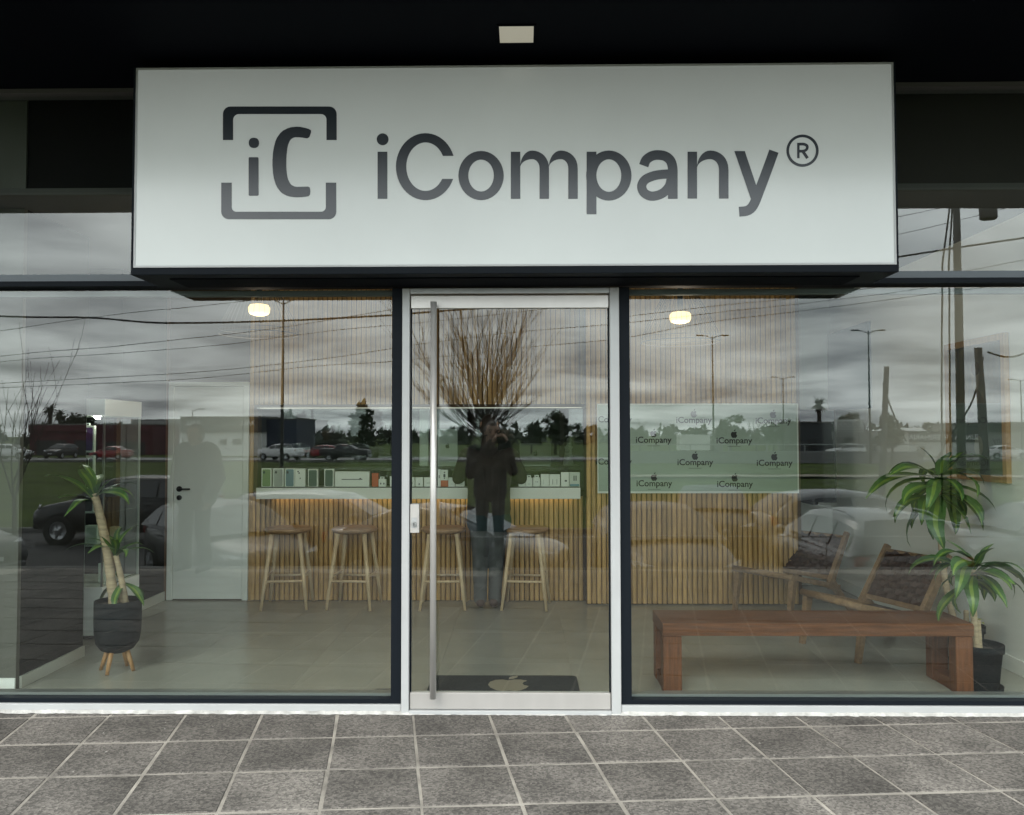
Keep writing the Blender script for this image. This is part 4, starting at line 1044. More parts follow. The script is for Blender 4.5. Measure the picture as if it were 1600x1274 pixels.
# ================================================================== people (and a statue): tapered capsules fused into one skin
def capsule_pts(p0, r0, p1, r1, n=14, sq=(1,1)):
    p0, p1 = Vector(p0), Vector(p1); ax = p1-p0; L = ax.length
    t = ax.normalized() if L > 1e-6 else Vector((0,0,1))
    u = t.cross(Vector((0,1,0)) if abs(t.y) < .9 else Vector((1,0,0))).normalized(); w = t.cross(u)
    rings = []
    for k in range(5): a = math.pi/2*(k/5); rings.append((-r0*math.cos(a), r0*math.sin(a)))
    rings.append((0, r0)); rings.append((L, r1))
    for k in range(1, 6): a = math.pi/2*(k/5); rings.append((L+r1*math.sin(a), max(r1*math.cos(a), 1e-4)))
    rings[0] = (rings[0][0], 1e-4)
    V = []; F = []
    for h, r in rings:
        for k in range(n): an = 2*math.pi*k/n; V.append(p0+t*h+u*(r*math.cos(an)*sq[0])+w*(r*math.sin(an)*sq[1]))
    for i in range(len(rings)-1):
        for k in range(n): F.append((i*n+k, i*n+(k+1)%n, (i+1)*n+(k+1)%n, (i+1)*n+k))
    F += [tuple(range(n-1,-1,-1)), tuple((len(rings)-1)*n+k for k in range(n))]
    return V, F
def fuse(name, caps, mats, voxel, parent=None, smooth=5):
    b = MB()
    for (p0, r0, p1, r1, tg) in caps: b.add(*capsule_pts(p0, r0, p1, r1))
    me = b.mesh(name, [mats[0][1]]); o = bpy.data.objects.new(name, me); COL.objects.link(o)
    m = o.modifiers.new('r', 'REMESH'); m.mode = 'VOXEL'; m.voxel_size = voxel
    s = o.modifiers.new('s', 'SMOOTH'); s.factor = .5; s.iterations = smooth
    dg = bpy.context.evaluated_depsgraph_get()
    out = bpy.data.meshes.new_from_object(o.evaluated_get(dg))
    bpy.data.objects.remove(o); bpy.data.meshes.remove(me)
    names = [k for k, _ in mats]; out.materials.clear()
    for _, mm in mats: out.materials.append(mm)
    n = len(out.polygons); C = np.empty(n*3); out.polygons.foreach_get('center', C); C = C.reshape(-1, 3)
    best = np.full(n, 1e9); idx = np.zeros(n, int)
    for (p0, r0, p1, r1, tg) in caps:
        A, B = np.array(p0, float), np.array(p1, float); d = B-A; L2 = max(d@d, 1e-9)
        t = np.clip(((C-A)@d)/L2, 0, 1); dist = np.linalg.norm(C-(A+t[:,None]*d), axis=1)-(r0+(r1-r0)*t)
        k = dist < best; best[k] = dist[k]; idx[k] = names.index(tg)
    out.polygons.foreach_set('material_index', idx.astype(np.int32)); out.polygons.foreach_set('use_smooth', np.ones(n, bool))
    out.update(); out.name = name
    return link(name, out, parent)
def hand(wr, dirv, palm_n, side, curl=.5, tg='skin'):
    """palm plus five separate fingers; dirv: from wrist to knuckles, palm_n: way the palm faces, side: +1 thumb along cross"""
    d = Vector(dirv).normalized(); pn = Vector(palm_n); pn = (pn-d*pn.dot(d)).normalized(); s = d.cross(pn).normalized()*side
    w = Vector(wr); C = []
    for k in (-1, 0, 1): C.append((w+s*.012*k+d*.015, .017, w+s*.024*k+d*.085, .015, tg))
    lens = (.066,.078,.072,.055)
    for k in range(4):
        b0 = w+d*.088+s*(.033-.022*k); L = lens[k]
        a1 = d*math.cos(curl*.6)+pn*math.sin(curl*.6); a2 = d*math.cos(curl*1.7)+pn*math.sin(curl*1.7); a3 = d*math.cos(curl*2.6)+pn*math.sin(curl*2.6)
        q1 = b0+a1*L*.45; q2 = q1+a2*L*.32; q3 = q2+a3*L*.25
        C += [(b0, .0098, q1, .0092, tg), (q1, .0092, q2, .0086, tg), (q2, .0086, q3, .0078, tg)]
    tb = w+d*.030+s*.030; t1 = tb+(d*.6+s*.7+pn*.25).normalized()*.045; t2 = t1+(d*.85+s*.2+pn*.45).normalized()*.032
    C += [(tb, .014, t1, .0115, tg), (t1, .0115, t2, .0095, tg)]
    return C
def head_caps(c, fwd, up=(0,0,1)):
    """head centred at c looking along fwd"""
    f = Vector(fwd).normalized(); u = Vector(up); u = (u-f*u.dot(f)).normalized(); s = f.cross(u); c = Vector(c)
    C = [(c+f*.012+u*.028, .083, c-f*.022+u*.034, .088, 'skin'), (c+f*.030-u*.055, .055, c+f*.034-u*.020, .064, 'skin'),
         (c+f*.044-u*.088, .028, c+f*.040-u*.070, .036, 'skin')]
    C += [(c+f*.094+u*.012, .009, c+f*.112-u*.022, .013, 'skin')]                     # nose
    C += [(c+f*.088-s*.018-u*.054, .0085, c+f*.088+s*.018-u*.054, .0085, 'lip')]       # mouth
    for k in (-1, 1):
        C += [(c+s*.031*k+f*.080+u*.012, .0115, c+s*.033*k+f*.080+u*.012, .0115, 'eye'),
              (c+s*.018*k+f*.087+u*.032, .008, c+s*.045*k+f*.078+u*.033, .007, 'hair'),
              (c+s*.083*k+u*.012-f*.012, .012, c+s*.087*k-u*.026-f*.006, .010, 'skin')]
    C += [(c-f*.030+u*.060, .080, c-f*.045-u*.005, .082, 'hair'), (c+f*.030+u*.085, .045, c-f*.010+u*.090, .055, 'hair'), (c-f*.070-u*.045, .045, c-f*.060+u*.02, .06, 'hair')]
    for k in (-1, 1): C += [(c+s*.058*k+u*.045-f*.006, .040, c+s*.060*k+u*.005-f*.030, .036, 'hair')]
    return C
def trunk(pel, che, nk, w=.0, tj='jacket', bulk=.0):
    P, Q, K = Vector(pel), Vector(che), Vector(nk)
    C = []
    for k in (-1, 1):
        C += [(P+Vector((.075*k,0,-.02)), .112+bulk, P+Vector((.072*k,0,.16)), .108+bulk, tj), (P+Vector((.072*k,0,.14)), .108+bulk, Q+Vector((.085*k,0,0)), .116+bulk, tj),
              (Q+Vector((.06*k,0,.02)), .118+bulk, Q+Vector((.15*k,0,.10)), .074+bulk, tj)]
    C += [(P, .12+bulk, Q, .125+bulk, tj), (Q+Vector((0,0,.05)), .10, K+Vector((0,0,-.05)), .066, tj), (K+Vector((0,0,-.04)), .056, K+Vector((0,.012,.09)), .052, 'skin')]
    return C
def leg(hip, knee, ankle, toe, tp='trousers', ts='shoe', b=0.0):
    h, k, a, t = map(Vector, (hip, knee, ankle, toe))
    heel = a-(t-a)*.30; heel.z = a.z-.045+(a.z-t.z-.05)*.15
    return [(h, .092+b, k, .062+b, tp), (k, .064+b, a+Vector((0,0,.04)), .052+b, tp), (a+Vector((0,0,.06)), .052+b, a+Vector((0,0,-.005)), .054+b, tp),
            (heel, .040, t, .036, ts), (a+Vector((0,0,-.01)), .042, a+(t-a)*.55, .040, ts), (t, .038, t+(t-a).normalized()*.025, .032, ts)]
def arm(sh, el, wr, tj='jacket', b=0.0):
    s, e, w = map(Vector, (sh, el, wr))
    return [(s, .068+b, e, .052+b, tj), (e, .053+b, w, .038+b, tj)]
M_skin = mat('skin', (.42,.26,.18), .55); M_hair = mat('hair_dark', (.018,.013,.010), .6); M_lip = mat('lips', (.33,.15,.12), .5); M_eye = mat('eyes', (.05,.04,.035), .3)
M_jack = mat('jacket_dark', (.022,.017,.014), .85, var=.3, vscale=9, bump=.3, bscale=18); M_jean = mat('grey_jeans', (.060,.062,.062), .9, var=.3, vscale=7, bump=.35, bscale=24); M_shoe = mat('brown_shoes', (.045,.020,.014), .7)
M_hem = mat('teal_shirt', (.010,.022,.026), .9)
PM = [('jacket', M_jack), ('trousers', M_jean), ('shoe', M_shoe), ('skin', M_skin), ('hair', M_hair), ('lip', M_lip), ('eye', M_eye), ('hem', M_hem)]
# at the counter, back to the street, leaning on the countertop
person = thing('person', 'person in dark jacket and grey jeans leaning on the counter, seen from behind', 'person', (U(765, 945, Z=0).x, 2.80, 0.0))
K = trunk((0,.06,.93), (0,.10,1.28), (0,.15,1.50), bulk=.018)
K += [(( -.085,.06,.80), .128, (-.075,.06,.88), .12, 'hem'), ((.085,.06,.80), .128, (.075,.06,.88), .12, 'hem')]
K += leg((-.085,.05,.86), (-.085,.06,.48), (-.075,-.035,.115), (-.085,.10,.04), b=.010) + leg((.085,.05,.86), (.075,.08,.48), (.055,.03,.105), (.085,.18,.04), b=.010)
ez = CT1+.062
K += arm((-.20,.10,1.40), (-.30,.26,ez+.02), (-.10,.40,ez-.015), b=.016) + arm((.20,.10,1.40), (.30,.26,ez+.02), (.10,.40,ez-.015), b=.016)
K += hand((-.09,.41,ez-.03), (1,.25,0), (0,0,-1), 1, .25) + hand((.09,.41,ez-.03), (-1,.25,0), (0,0,-1), -1, .25)
K += head_caps((0,.19,1.655), (0,1,-.10))
K += [((0,.10,1.47), .085, (0,.14,1.545), .075, 'jacket')]
fuse('body', K, PM, .0085, person)
# the photographer: stands behind the camera and shows in the door glass
M_jack2 = mat('dark_coat', (.013,.012,.012), .85, var=.3, vscale=9)
PM2 = [('jacket', M_jack2), ('trousers', mat('dark_trousers', (.03,.033,.036), .9)), ('shoe', mat('black_shoes', (.012,.012,.012), .5)), ('skin', M_skin), ('hair', M_hair), ('lip', M_lip), ('eye', M_eye)]
ph_ = thing('person', 'person in dark coat holding up a phone, reflected in the door glass', 'person', (-.14, -5.18+.19, 0.001))
ph_.location = (-.40, -5.0, 0.001)
K = trunk((0,-.12,.93), (0,-.12,1.30), (0,-.10,1.48), bulk=.015)
K += leg((-.09,-.12,.90), (-.10,-.10,.50), (-.11,-.12,.095), (-.13,.02,.042)) + leg((.09,-.12,.90), (.10,-.10,.50), (.11,-.12,.095), (.13,.02,.042))
K += arm((-.20,-.12,1.40), (-.23,.02,1.14), (.02,.10,1.50), b=.012) + arm((.20,-.12,1.40), (.27,.02,1.17), (.21,.10,1.50), b=.012)
K += hand((.03,.11,1.51), (.6,.35,.9), (.9,-.1,-.2), -1, .7) + hand((.21,.11,1.51), (-.4,.4,.9), (-.9,-.1,-.2), 1, .7)
K += head_caps((0.03,-.05,1.625), (.12,1,-.03))
fuse('body', K, PM2, .0085, ph_)
phone = thing('phone', 'black phone held up by the person reflected in the door glass', 'phone', (-.27, -4.86, 1.585))
MB().prism(rrect(-.037, -.075, .037, .075, .011), lambda u, v, d: (u, d, v), -.004, .004).obj('phone_body', M_plastic, phone)
MB().prism(rrect(-.034, -.072, .034, .072, .009), lambda u, v, d: (u, d, v), -.0052, -.0035).obj('phone_screen', M_cglass, phone)
for q_, (lx_, lz_) in enumerate(((.018,.055),(.018,.033))):
    MB().lathe([(.001,.0062),(.008,.0062),(.008,.0038)], 14, (lx_,0,lz_), axis='Y').obj('lens', M_cglass, phone)
# second bystander on the pavement, mirrored over the white door
gx, gy = OUT(302, 9.6)
by = thing('person', 'person in bulky dark coat standing on the pavement, reflected over the white interior door', 'person', (gx, gy, 0.001), math.radians(22))
K = trunk((0,0,.93), (0,0,1.27), (0,.0,1.46), bulk=.085)
K += leg((-.10,0,.90), (-.13,.03,.50), (-.15,0,.095), (-.18,.14,.042), b=.02) + leg((.10,0,.90), (.12,.02,.50), (.14,-.02,.095), (.17,.12,.042), b=.02)
K += arm((-.23,0,1.38), (-.31,-.02,1.10), (-.27,.08,.88), b=.035) + arm((.23,0,1.38), (.31,-.02,1.10), (.27,.08,.88), b=.035)
K += hand((-.27,.085,.87), (.05,.3,-1), (1,0,0), 1, .5) + hand((.27,.085,.87), (-.05,.3,-1), (-1,0,0), -1, .5)
K += head_caps((0,.03,1.60), (0,1,0))
fuse('body', K, PM2, .0085, by)
# small pale statue behind the hatch
g = U(888, 729, Y=3.95)
sta = thing('statuette', 'small pale robed statuette on the desk behind the hatch', 'statue', (g.x, 3.95, DZ+.001))
K = [((0,0,.02), .052, (0,0,.12), .040, 'stone'), ((0,0,.12), .040, (.004,0,.20), .034, 'stone'), ((.004,0,.20), .034, (.006,0,.235), .018, 'stone'), ((.006,0,.262), .021, (.008,0,.272), .021, 'stone'),
     ((.006,.008,.275), .024, (.012,.012,.225), .028, 'stone'), ((-.03,-.02,.20), .013, (-.012,-.045,.155), .011, 'stone'), ((.035,-.02,.20), .013, (.0,-.045,.15), .011, 'stone'), ((-.02,-.045,.155), .020, (-.022,-.04,.185), .013, 'stone')]
for k in range(8):
    a = k*.785; K.append(((.05*math.cos(a),.045*math.sin(a),.012), .010, (.028*math.cos(a),.026*math.sin(a),.17), .006, 'stone'))
fuse('figure', K, [('stone', mat('statue_stone', (.42,.43,.38), .5, var=.35, vscale=25))], .0045, sta, 2)
MB().lathe([(0,0),(.062,0),(.062,.014),(.055,.018),(0,.018)], 20).obj('plinth', mat('statue_stone', (.42,.43,.38)), sta)
# ================================================================== the street that the glass mirrors
def lerp(a, b, t): return a+(b-a)*t
def car(label, loc, rz, paint, kind='hatch', group='cars parked in front of the shop', simple=False, antenna=False, rails=False, emblem=None):
    """local +X is the front"""
    t = thing('parked_car' if not simple else 'passing_car', label, 'car', loc, rz, group)
    tall = {'hatch': 0, 'sedan': -.03, 'estate': .04, 'suv': .18, 'pickup': .22}[kind]
    lift = .12 if kind in ('suv', 'pickup') else 0
    T = [(2.12,.36,.60,.60),(2.06,.27,.70,.76),(1.86,.21,.79,.84),(1.3,.20,.90,.89),(.85,.20,.955,.895),(.2,.20,.985,.90),(-.8,.20,1.0,.90),(-1.5,.21,1.02,.885),(-1.95,.27,1.01,.83),(-2.10,.36,.93,.72)]
    if kind == 'pickup': T = [(2.45,.4,.75,.66),(2.36,.3,.95,.84),(2.0,.25,1.02,.89),(1.1,.24,1.06,.90),(.4,.24,1.08,.9),(-.9,.24,1.08,.9),(-2.2,.26,1.07,.88),(-2.45,.36,1.05,.84),(-2.5,.42,1.0,.82)]
    sc = tall*.35
    b = MB(); V = []; F = []; n = 14
    for (x, zb, zt, w) in T:
        zb += lift; zt += sc+lift*.6
        half = [(.0,zb),(w*.80,zb),(w*.95,zb+.07),(w,lerp(zb,zt,.40)),(w*.985,lerp(zb,zt,.62)),(w*.955,zt-.10),(w*.90,zt-.03),(w*.60,zt+.012)]
        ring = [(x,y,z) for y, z in half]+[(x,0,zt+.03)]+[(x,-y,z) for y, z in reversed(half[1:])]
        V += ring
    m = len(ring)
    for i in range(len(T)-1):
        for k in range(m): F.append((i*m+k, i*m+(k+1)%m, (i+1)*m+(k+1)%m, (i+1)*m+k))
    F += [tuple(range(m)), tuple((len(T)-1)*m+k for k in reversed(range(m)))]
    b.add(V, F, 0, True); body = b.obj('body', paint, t)
    zr = 1.44+tall
    B = 1.0+sc+lift*.6
    prof = {'hatch': [(1.05,B-.02),(.72,B+.17),(.25,zr-.06),(-.25,zr),(-1.0,zr-.02),(-1.55,zr-.10),(-1.85,B+.14),(-2.02,B-.02)],
            'estate': [(1.05,B-.02),(.72,B+.17),(.25,zr-.06),(-.25,zr),(-1.1,zr),(-1.75,zr-.06),(-1.95,B+.16),(-2.05,B-.02)],
            'suv': [(1.0,B-.02),(.7,B+.18),(.3,zr-.07),(-.2,zr),(-1.2,zr),(-1.75,zr-.07),(-1.95,B+.18),(-2.04,B-.02)],
            'sedan': [(1.05,B-.02),(.7,B+.17),(.2,zr-.06),(-.3,zr),(-.8,zr-.03),(-1.15,zr-.16),(-1.45,B+.10),(-1.7,B-.01)],
            'pickup': [(1.15,B+.02),(.85,B+.25),(.45,zr-.08),(.0,zr),(-.55,zr),(-.85,zr-.05),(-.92,B+.3),(-.95,B+.04)]}[kind]
    def side(x, tt):   # half width and height on the cabin wall, tt 0..1 from belt to roof
        for (xa, za), (xb, zb_) in zip(prof, prof[1:]):
            if xb <= x <= xa: z = lerp(za, zb_, (x-xa)/(xb-xa)); break
        else: z = B
        zz = lerp(B-.03, z, tt); return .845-(zz-B+.03)*.46, zz
    b = MB(); V = []; F = []
    for (x, z) in prof:
        w1 = .845-(z-B+.03)*.46
        V += [(x,.845,B-.05),(x,lerp(.845,w1,.9),lerp(B-.05,z,.88)),(x,w1*.90,z-.004),(x,w1*.5,z+.018),(x,0,z+.022),(x,-w1*.5,z+.018),(x,-w1*.90,z-.004),(x,-lerp(.845,w1,.9),lerp(B-.05,z,.88)),(x,-.845,B-.05)]
    for i in range(len(prof)-1):
        for k in range(8): F.append((i*9+k, i*9+k+1, (i+1)*9+k+1, (i+1)*9+k))
    b.add(V, F, 0, True); b.obj('cabin', paint, t)
    xs = {'hatch': [(.62,-.30),(-.38,-1.15),(-1.22,-1.66)], 'estate': [(.62,-.25),(-.33,-1.10),(-1.17,-1.80)], 'suv': [(.62,-.25),(-.33,-1.10),(-1.17,-1.78)], 'sedan': [(.62,-.30),(-.38,-1.12)], 'pickup': [(.75,.05),(-.03,-.75)]}[kind]
    for s in (-1, 1):
        for (xa, xb) in xs:
            P = []
            for i in range(7): x = lerp(xa, xb, i/6); w, z = side(x, .10); P.append((x, s*(w+.012), z))
            Q = []
            for i in range(7): x = lerp(xa, xb, i/6); w, z = side(x, .80); Q.append((x, s*(w+.014), z))
            MB().add(P+Q, [(i,i+1,8+i,7+i) for i in range(6)]).obj('side_window', M_cglass, t)
    def slope(i0, i1, name, f0, f1, off):
        (xa, za), (xb, zb_) = prof[i0], prof[i1]
        pts = prof[i0:i1+1] if i0 < i1 else prof[i1:i0+1]
        V = []
        for (x, z) in pts:
            w = (.845-(z-B+.03)*.46)*.86
            for k in range(7): u = -1+2*k/6; V.append((x+off[0], u*w, z+.022*(1-abs(u))+off[1]))
        F = [(j*7+k, j*7+k+1, (j+1)*7+k+1, (j+1)*7+k) for j in range(len(pts)-1) for k in range(6)]
        MB().add(V, F, 0, True).obj(name, M_cglass, t)
    slope(0, 2, 'windscreen', 0, 0, (.012,.014))
    L = len(prof); slope(L-3 if kind != 'sedan' else L-3, L-1, 'rear_window', 0, 0, (-.014,.012))
    wx = 1.30 if kind != 'pickup' else 1.5; wr = .315+lift*.35
    for x in (wx, -wx):
        for s in (-1, 1):
            MB().lathe([(wr+.055,.0),(wr+.055,.012),(.0,.012)], 24, (x,s*.90 if s < 0 else .888,wr), axis='Y', smooth=False).obj('wheel_arch', M_tyre, t)
            tw = MB().lathe([(wr*.62,-.10),(wr*.93,-.11),(wr,-.08),(wr,.08),(wr*.93,.11),(wr*.62,.10)], 28, (x,s*.82,wr), axis='Y').obj('tyre', M_tyre, t)
            rm = MB().lathe([(.0,.092),(wr*.16,.10),(wr*.20,.08),(wr*.60,.085),(wr*.63,.105)], 20, (0,0,0), axis='Y')
            if s < 0: rm.v = [(vx,-vy,vz) for vx, vy, vz in rm.v]
            for k in range(5):
                a = 2*math.pi*k/5; rm.bar((wr*.15*math.cos(a), s*.098, wr*.15*math.sin(a)), (wr*.6*math.cos(a), s*.098, wr*.6*math.sin(a)), .05, .012, side=(0,1,0))
            rm.v = [(vx+x, vy+s*.82, vz+wr) for vx, vy, vz in rm.v]
            rm.obj('rim', M_rim, tw)
    xf = T[0][0]; xr_ = -T[-1][0]
    zl = .66+sc+lift
    for s in (-1, 1):
        MB().add([(xf-.03,s*.42,zl-.03),(xf-.09,s*.66,zl-.02),(xf-.24,s*.80,zl+.06),(xf-.36,s*.845,zl+.13),(xf-.22,s*.74,zl+.13),(xf-.08,s*.48,zl+.06)], [tuple(range(6))]).obj('headlight', M_lamp, t)
        MB().box(-xr_+.02, -xr_-.03 if kind == 'pickup' else -xr_+.12, s*.60, s*.80, B-.22, B-.04, bev=.02).obj('tail_light', M_tail, t)
        MB().box(.60, .78, s*.90, s*1.03, B-.02, B+.10, bev=.035).obj('mirror', paint, t)
        for hx_ in (.02, -.85): MB().box(hx_, hx_-.16, s*.885, s*.915, B-.16, B-.135, bev=.006).obj('door_handle', paint, t)
    MB().box(xf-.10, xf+.015, -.38, .38, .40+lift, .52+lift, bev=.02).obj('grille', M_tyre, t)
    MB().box(xf+.005, xf+.022, -.22, .22, .42+lift, .50+lift).obj('number_plate', M_lamp, t)
    MB().box(-xr_-.012, -xr_+.03, -.24, .24, .62+lift, .72+lift).obj('number_plate', M_lamp, t)
    MB().box(-xr_-.035, -xr_+.20, -.72, .72, .36+lift, .52+lift, bev=.04).obj('bumper', paint, t)
    MB().box(xf-.20, xf+.03, -.68, .68, .24+lift, .38+lift, bev=.04).obj('bumper', M_tyre if kind == 'suv' else paint, t)
    if antenna:
        MB().add([(-1.42,0,zr+.10),(-1.28,.015,zr+.01),(-1.28,-.015,zr+.01),(-1.46,.02,zr-.01),(-1.46,-.02,zr-.01)], [(0,1,2),(0,3,1),(0,2,4),(0,4,3)]).obj('roof_fin', M_tyre, t)
    if rails:
        for s in (-1, 1): MB().tube([(.1,s*.60,zr-.02),(-.1,s*.60,zr+.03),(-1.2,s*.60,zr+.03),(-1.5,s*.60,zr-.03)], .014, 6).obj('roof_rail', M_galv, t)
    if emblem == 'rings':
        for k in range(4):
            y = -.105+.07*k
            MB().tube([(-xr_-.018+.002*k, y+.05*math.cos(2*math.pi*j/20), .86+lift+.05*math.sin(2*math.pi*j/20)) for j in range(21)], .007, 5, cap=False).obj('emblem_ring', M_rim, t)
    if emblem == 'badge':
        MB().prism([(-.06,.0),(-.02,.05),(.03,.06),(.06,.01),(.03,-.06),(-.03,-.05)], lambda u, v, d: (d, u, v+.60+lift), xf-.02, xf+.03).obj('emblem', M_rim, t)
    return t
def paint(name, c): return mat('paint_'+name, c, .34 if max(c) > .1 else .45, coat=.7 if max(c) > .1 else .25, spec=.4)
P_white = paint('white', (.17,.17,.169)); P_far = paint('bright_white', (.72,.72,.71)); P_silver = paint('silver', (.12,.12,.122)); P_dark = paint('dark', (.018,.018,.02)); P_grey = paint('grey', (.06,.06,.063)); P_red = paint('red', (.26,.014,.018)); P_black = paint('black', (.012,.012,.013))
def parked(px, dist, ang, lab, col, kind, **kw):
    x, y = OUT(px, dist); return car(lab, (x, y, PK+.004), math.radians(ang), col, kind, **kw)
# angle 90 = nose towards the shop, -90 = tail towards the shop, 180 = nose to the left in the glass, 0 = nose to the right
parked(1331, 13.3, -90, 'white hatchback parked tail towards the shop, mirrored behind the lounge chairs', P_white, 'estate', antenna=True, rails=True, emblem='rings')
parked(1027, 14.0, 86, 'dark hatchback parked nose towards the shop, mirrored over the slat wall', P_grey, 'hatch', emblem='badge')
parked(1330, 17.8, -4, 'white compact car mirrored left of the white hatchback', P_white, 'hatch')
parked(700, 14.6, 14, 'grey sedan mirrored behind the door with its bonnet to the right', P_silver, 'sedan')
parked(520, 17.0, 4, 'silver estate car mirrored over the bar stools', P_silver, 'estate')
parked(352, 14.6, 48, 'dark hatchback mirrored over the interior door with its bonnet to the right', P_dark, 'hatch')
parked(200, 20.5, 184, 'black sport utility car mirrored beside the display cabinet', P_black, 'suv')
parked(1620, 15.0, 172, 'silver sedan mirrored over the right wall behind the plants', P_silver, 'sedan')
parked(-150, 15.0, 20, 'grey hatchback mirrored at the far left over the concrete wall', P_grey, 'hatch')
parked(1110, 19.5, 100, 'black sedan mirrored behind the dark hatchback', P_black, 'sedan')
FG = 'cars passing on the far road'
for px, dist, ang, lab, col, kind in ((437, 84, 205, 'white pickup on the far road, mirrored over the counter', P_far, 'pickup'), (502, 92, 190, 'red hatchback on the far road, mirrored over the counter', P_red, 'hatch'),
        (540, 82, 4, 'dark pickup on the far road right of the red hatchback', P_dark, 'pickup'), (1318, 98, 178, 'white car on the far road left of the clinic', P_far, 'estate'),
        (1565, 86, 2, 'white car on the far road right of the clinic', P_far, 'sedan'), (170, 86, 184, 'red sedan on the far road before the maroon shop', P_red, 'sedan'),
        (90, 90, 90, 'dark car parked nose out before the maroon shop', P_dark, 'suv'), (12, 88, 0, 'white van-like car at the far left of the far road', P_far, 'suv')):
    x, y = OUT(px, dist); car(lab, (x, y, PK+.105), math.radians(ang), col, kind, group=FG, simple=True)

# ------------------------------------------------------------------ trees
def grow(b, p, d, L, r, depth, q, up=.25, spread=.5, seg=4, nb=(2,4), leafpts=None):
    pts = [p.copy()]; R = [r]
    for i in range(seg):
        d = (d + Vector((q.uniform(-1,1),q.uniform(-1,1),q.uniform(-.5,.8)))*.10 + Vector((0,0,up*.12))).normalized()
        p = p + d*(L/seg); pts.append(p.copy()); R.append(max(r*(1-.62*(i+1)/seg), .003))
    b.tube(pts, R, 5 if r < .03 else 7, cap=False)
    if depth == 0:
        if leafpts is not None: leafpts.append(p)
        return
    for k in range(q.randint(*nb)):
        i = q.randint(1, seg); a = q.uniform(0, 6.283)
        dv = (d + Vector((math.cos(a), math.sin(a), .35))*spread).normalized()
        grow(b, pts[i], dv, L*q.uniform(.55,.82), R[i]*.72, depth-1, q, up, spread, seg, nb, leafpts)
def bare_tree(px, dist, label, h, r, seed, base=PK, limbs=9, spread=.42, group='bare trees', depth=3, tr=None, lean=0):
    x, y = OUT(px, dist); q = random.Random(seed)
    t = thing('bare_tree', label, 'tree', (x, y, base), 0, group)
    tr = tr or h*.32
    MB().tube([(0,0,-.1),(lean*.5,0,tr*.5),(lean,.02,tr)], [r*1.25,r,r*.92], 10).obj('trunk', M_bark, t)
    b = MB()
    for k in range(limbs):
        a = 2.4*k+q.uniform(-.3,.3); s = spread*(.25+.95*(k+.5)/limbs)
        grow(b, Vector((lean,.02,tr*q.uniform(.86,1.0))), Vector((math.cos(a)*s, math.sin(a)*s, 1)).normalized(), (h-tr)*q.uniform(.50,.70)*(1-.25*s), r*.42, depth, q, .5, .42, 5)
    b.obj('branches', M_bark, t); return t
def fan_tree(px, dist, label, tr, seed, group='bare trees in the car park'):
    """pollard: a stout trunk and a fan of long whippy shoots that sweep out and up"""
    x, y = OUT(px, dist); q = random.Random(seed)
    t = thing('bare_tree', label, 'tree', (x, y, PK), 0, group)
    MB().tube([(0,0,-.1),(.02,0,tr*.5),(0,.02,tr)], [.11,.085,.10], 10).obj('trunk', M_bark, t)
    b = MB()
    def shoot(p, d, L, r0, n, level):
        P = [p.copy()]
        for i in range(n):
            d = (d+Vector((q.uniform(-1,1),q.uniform(-1,1),q.uniform(-.5,1)))*.075+Vector((0,0,.075*(1.15-d.z)))).normalized(); p = p+d*L/n; P.append(p.copy())
        b.tube(P, [max(r0*(1-.8*i/n), .0028) for i in range(n+1)], 5 if level == 0 else 4, cap=False)
        if level == 2: return
        for j in range(q.randint(7,11) if level == 0 else q.randint(2,5)):
            i = q.randint(1 if level == 0 else 2, n-1); a2 = q.uniform(0,6.283); w = q.uniform(.28,.75) if level == 0 else q.uniform(.2,.5)
            dd = ((P[i+1]-P[i]).normalized()+Vector((math.cos(a2),math.sin(a2),.15))*w).normalized()
            shoot(P[i], dd, L*q.uniform(.45,.85)*(1-.55*i/n), r0*(1-.8*i/n)*q.uniform(.5,.75), 8 if level == 0 else 5, level+1)
    for k in range(34):
        a = 2.4*k+q.uniform(-.5,.5); el = math.radians(q.uniform(4,35) if k % 3 == 0 else q.uniform(35,88))
        d = Vector((math.cos(a)*math.cos(el), math.sin(a)*math.cos(el), math.sin(el)))
        shoot(Vector((q.uniform(-.05,.05),.02,tr-.35*q.random())), d, q.uniform(1.5,3.0)*(.75+.35*math.sin(el)), q.uniform(.014,.028), 11, 0)
    b.obj('branches', M_bark, t); return t
fan_tree(757, 17.5, 'bare pollarded tree in the car park, mirrored in the door above the person', 2.85, 4)
bare_tree(16, 15.5, 'slim bare tree in the car park, mirrored at the far left of the window', 5.2, .045, 9, limbs=4, spread=.40, depth=2, tr=1.5, group='bare trees in the car park')
def leaf_cloud(b, q, c, rad, n, s):
    for k in range(n):
        v = Vector((q.gauss(0,1),q.gauss(0,1),q.gauss(0,1))).normalized()*q.random()**.4
        p = Vector(c)+Vector((v.x*rad[0],v.y*rad[1],v.z*rad[2])); a = Vector((q.gauss(0,1),q.gauss(0,1),q.gauss(0,1))).normalized(); e = a.orthogonal().normalized(); f = a.cross(e)
        ss = s*q.uniform(.6,1.3)
        b.add([p-e*ss-f*ss*.6, p+e*ss-f*ss*.6, p+f*ss], [(0,1,2)])
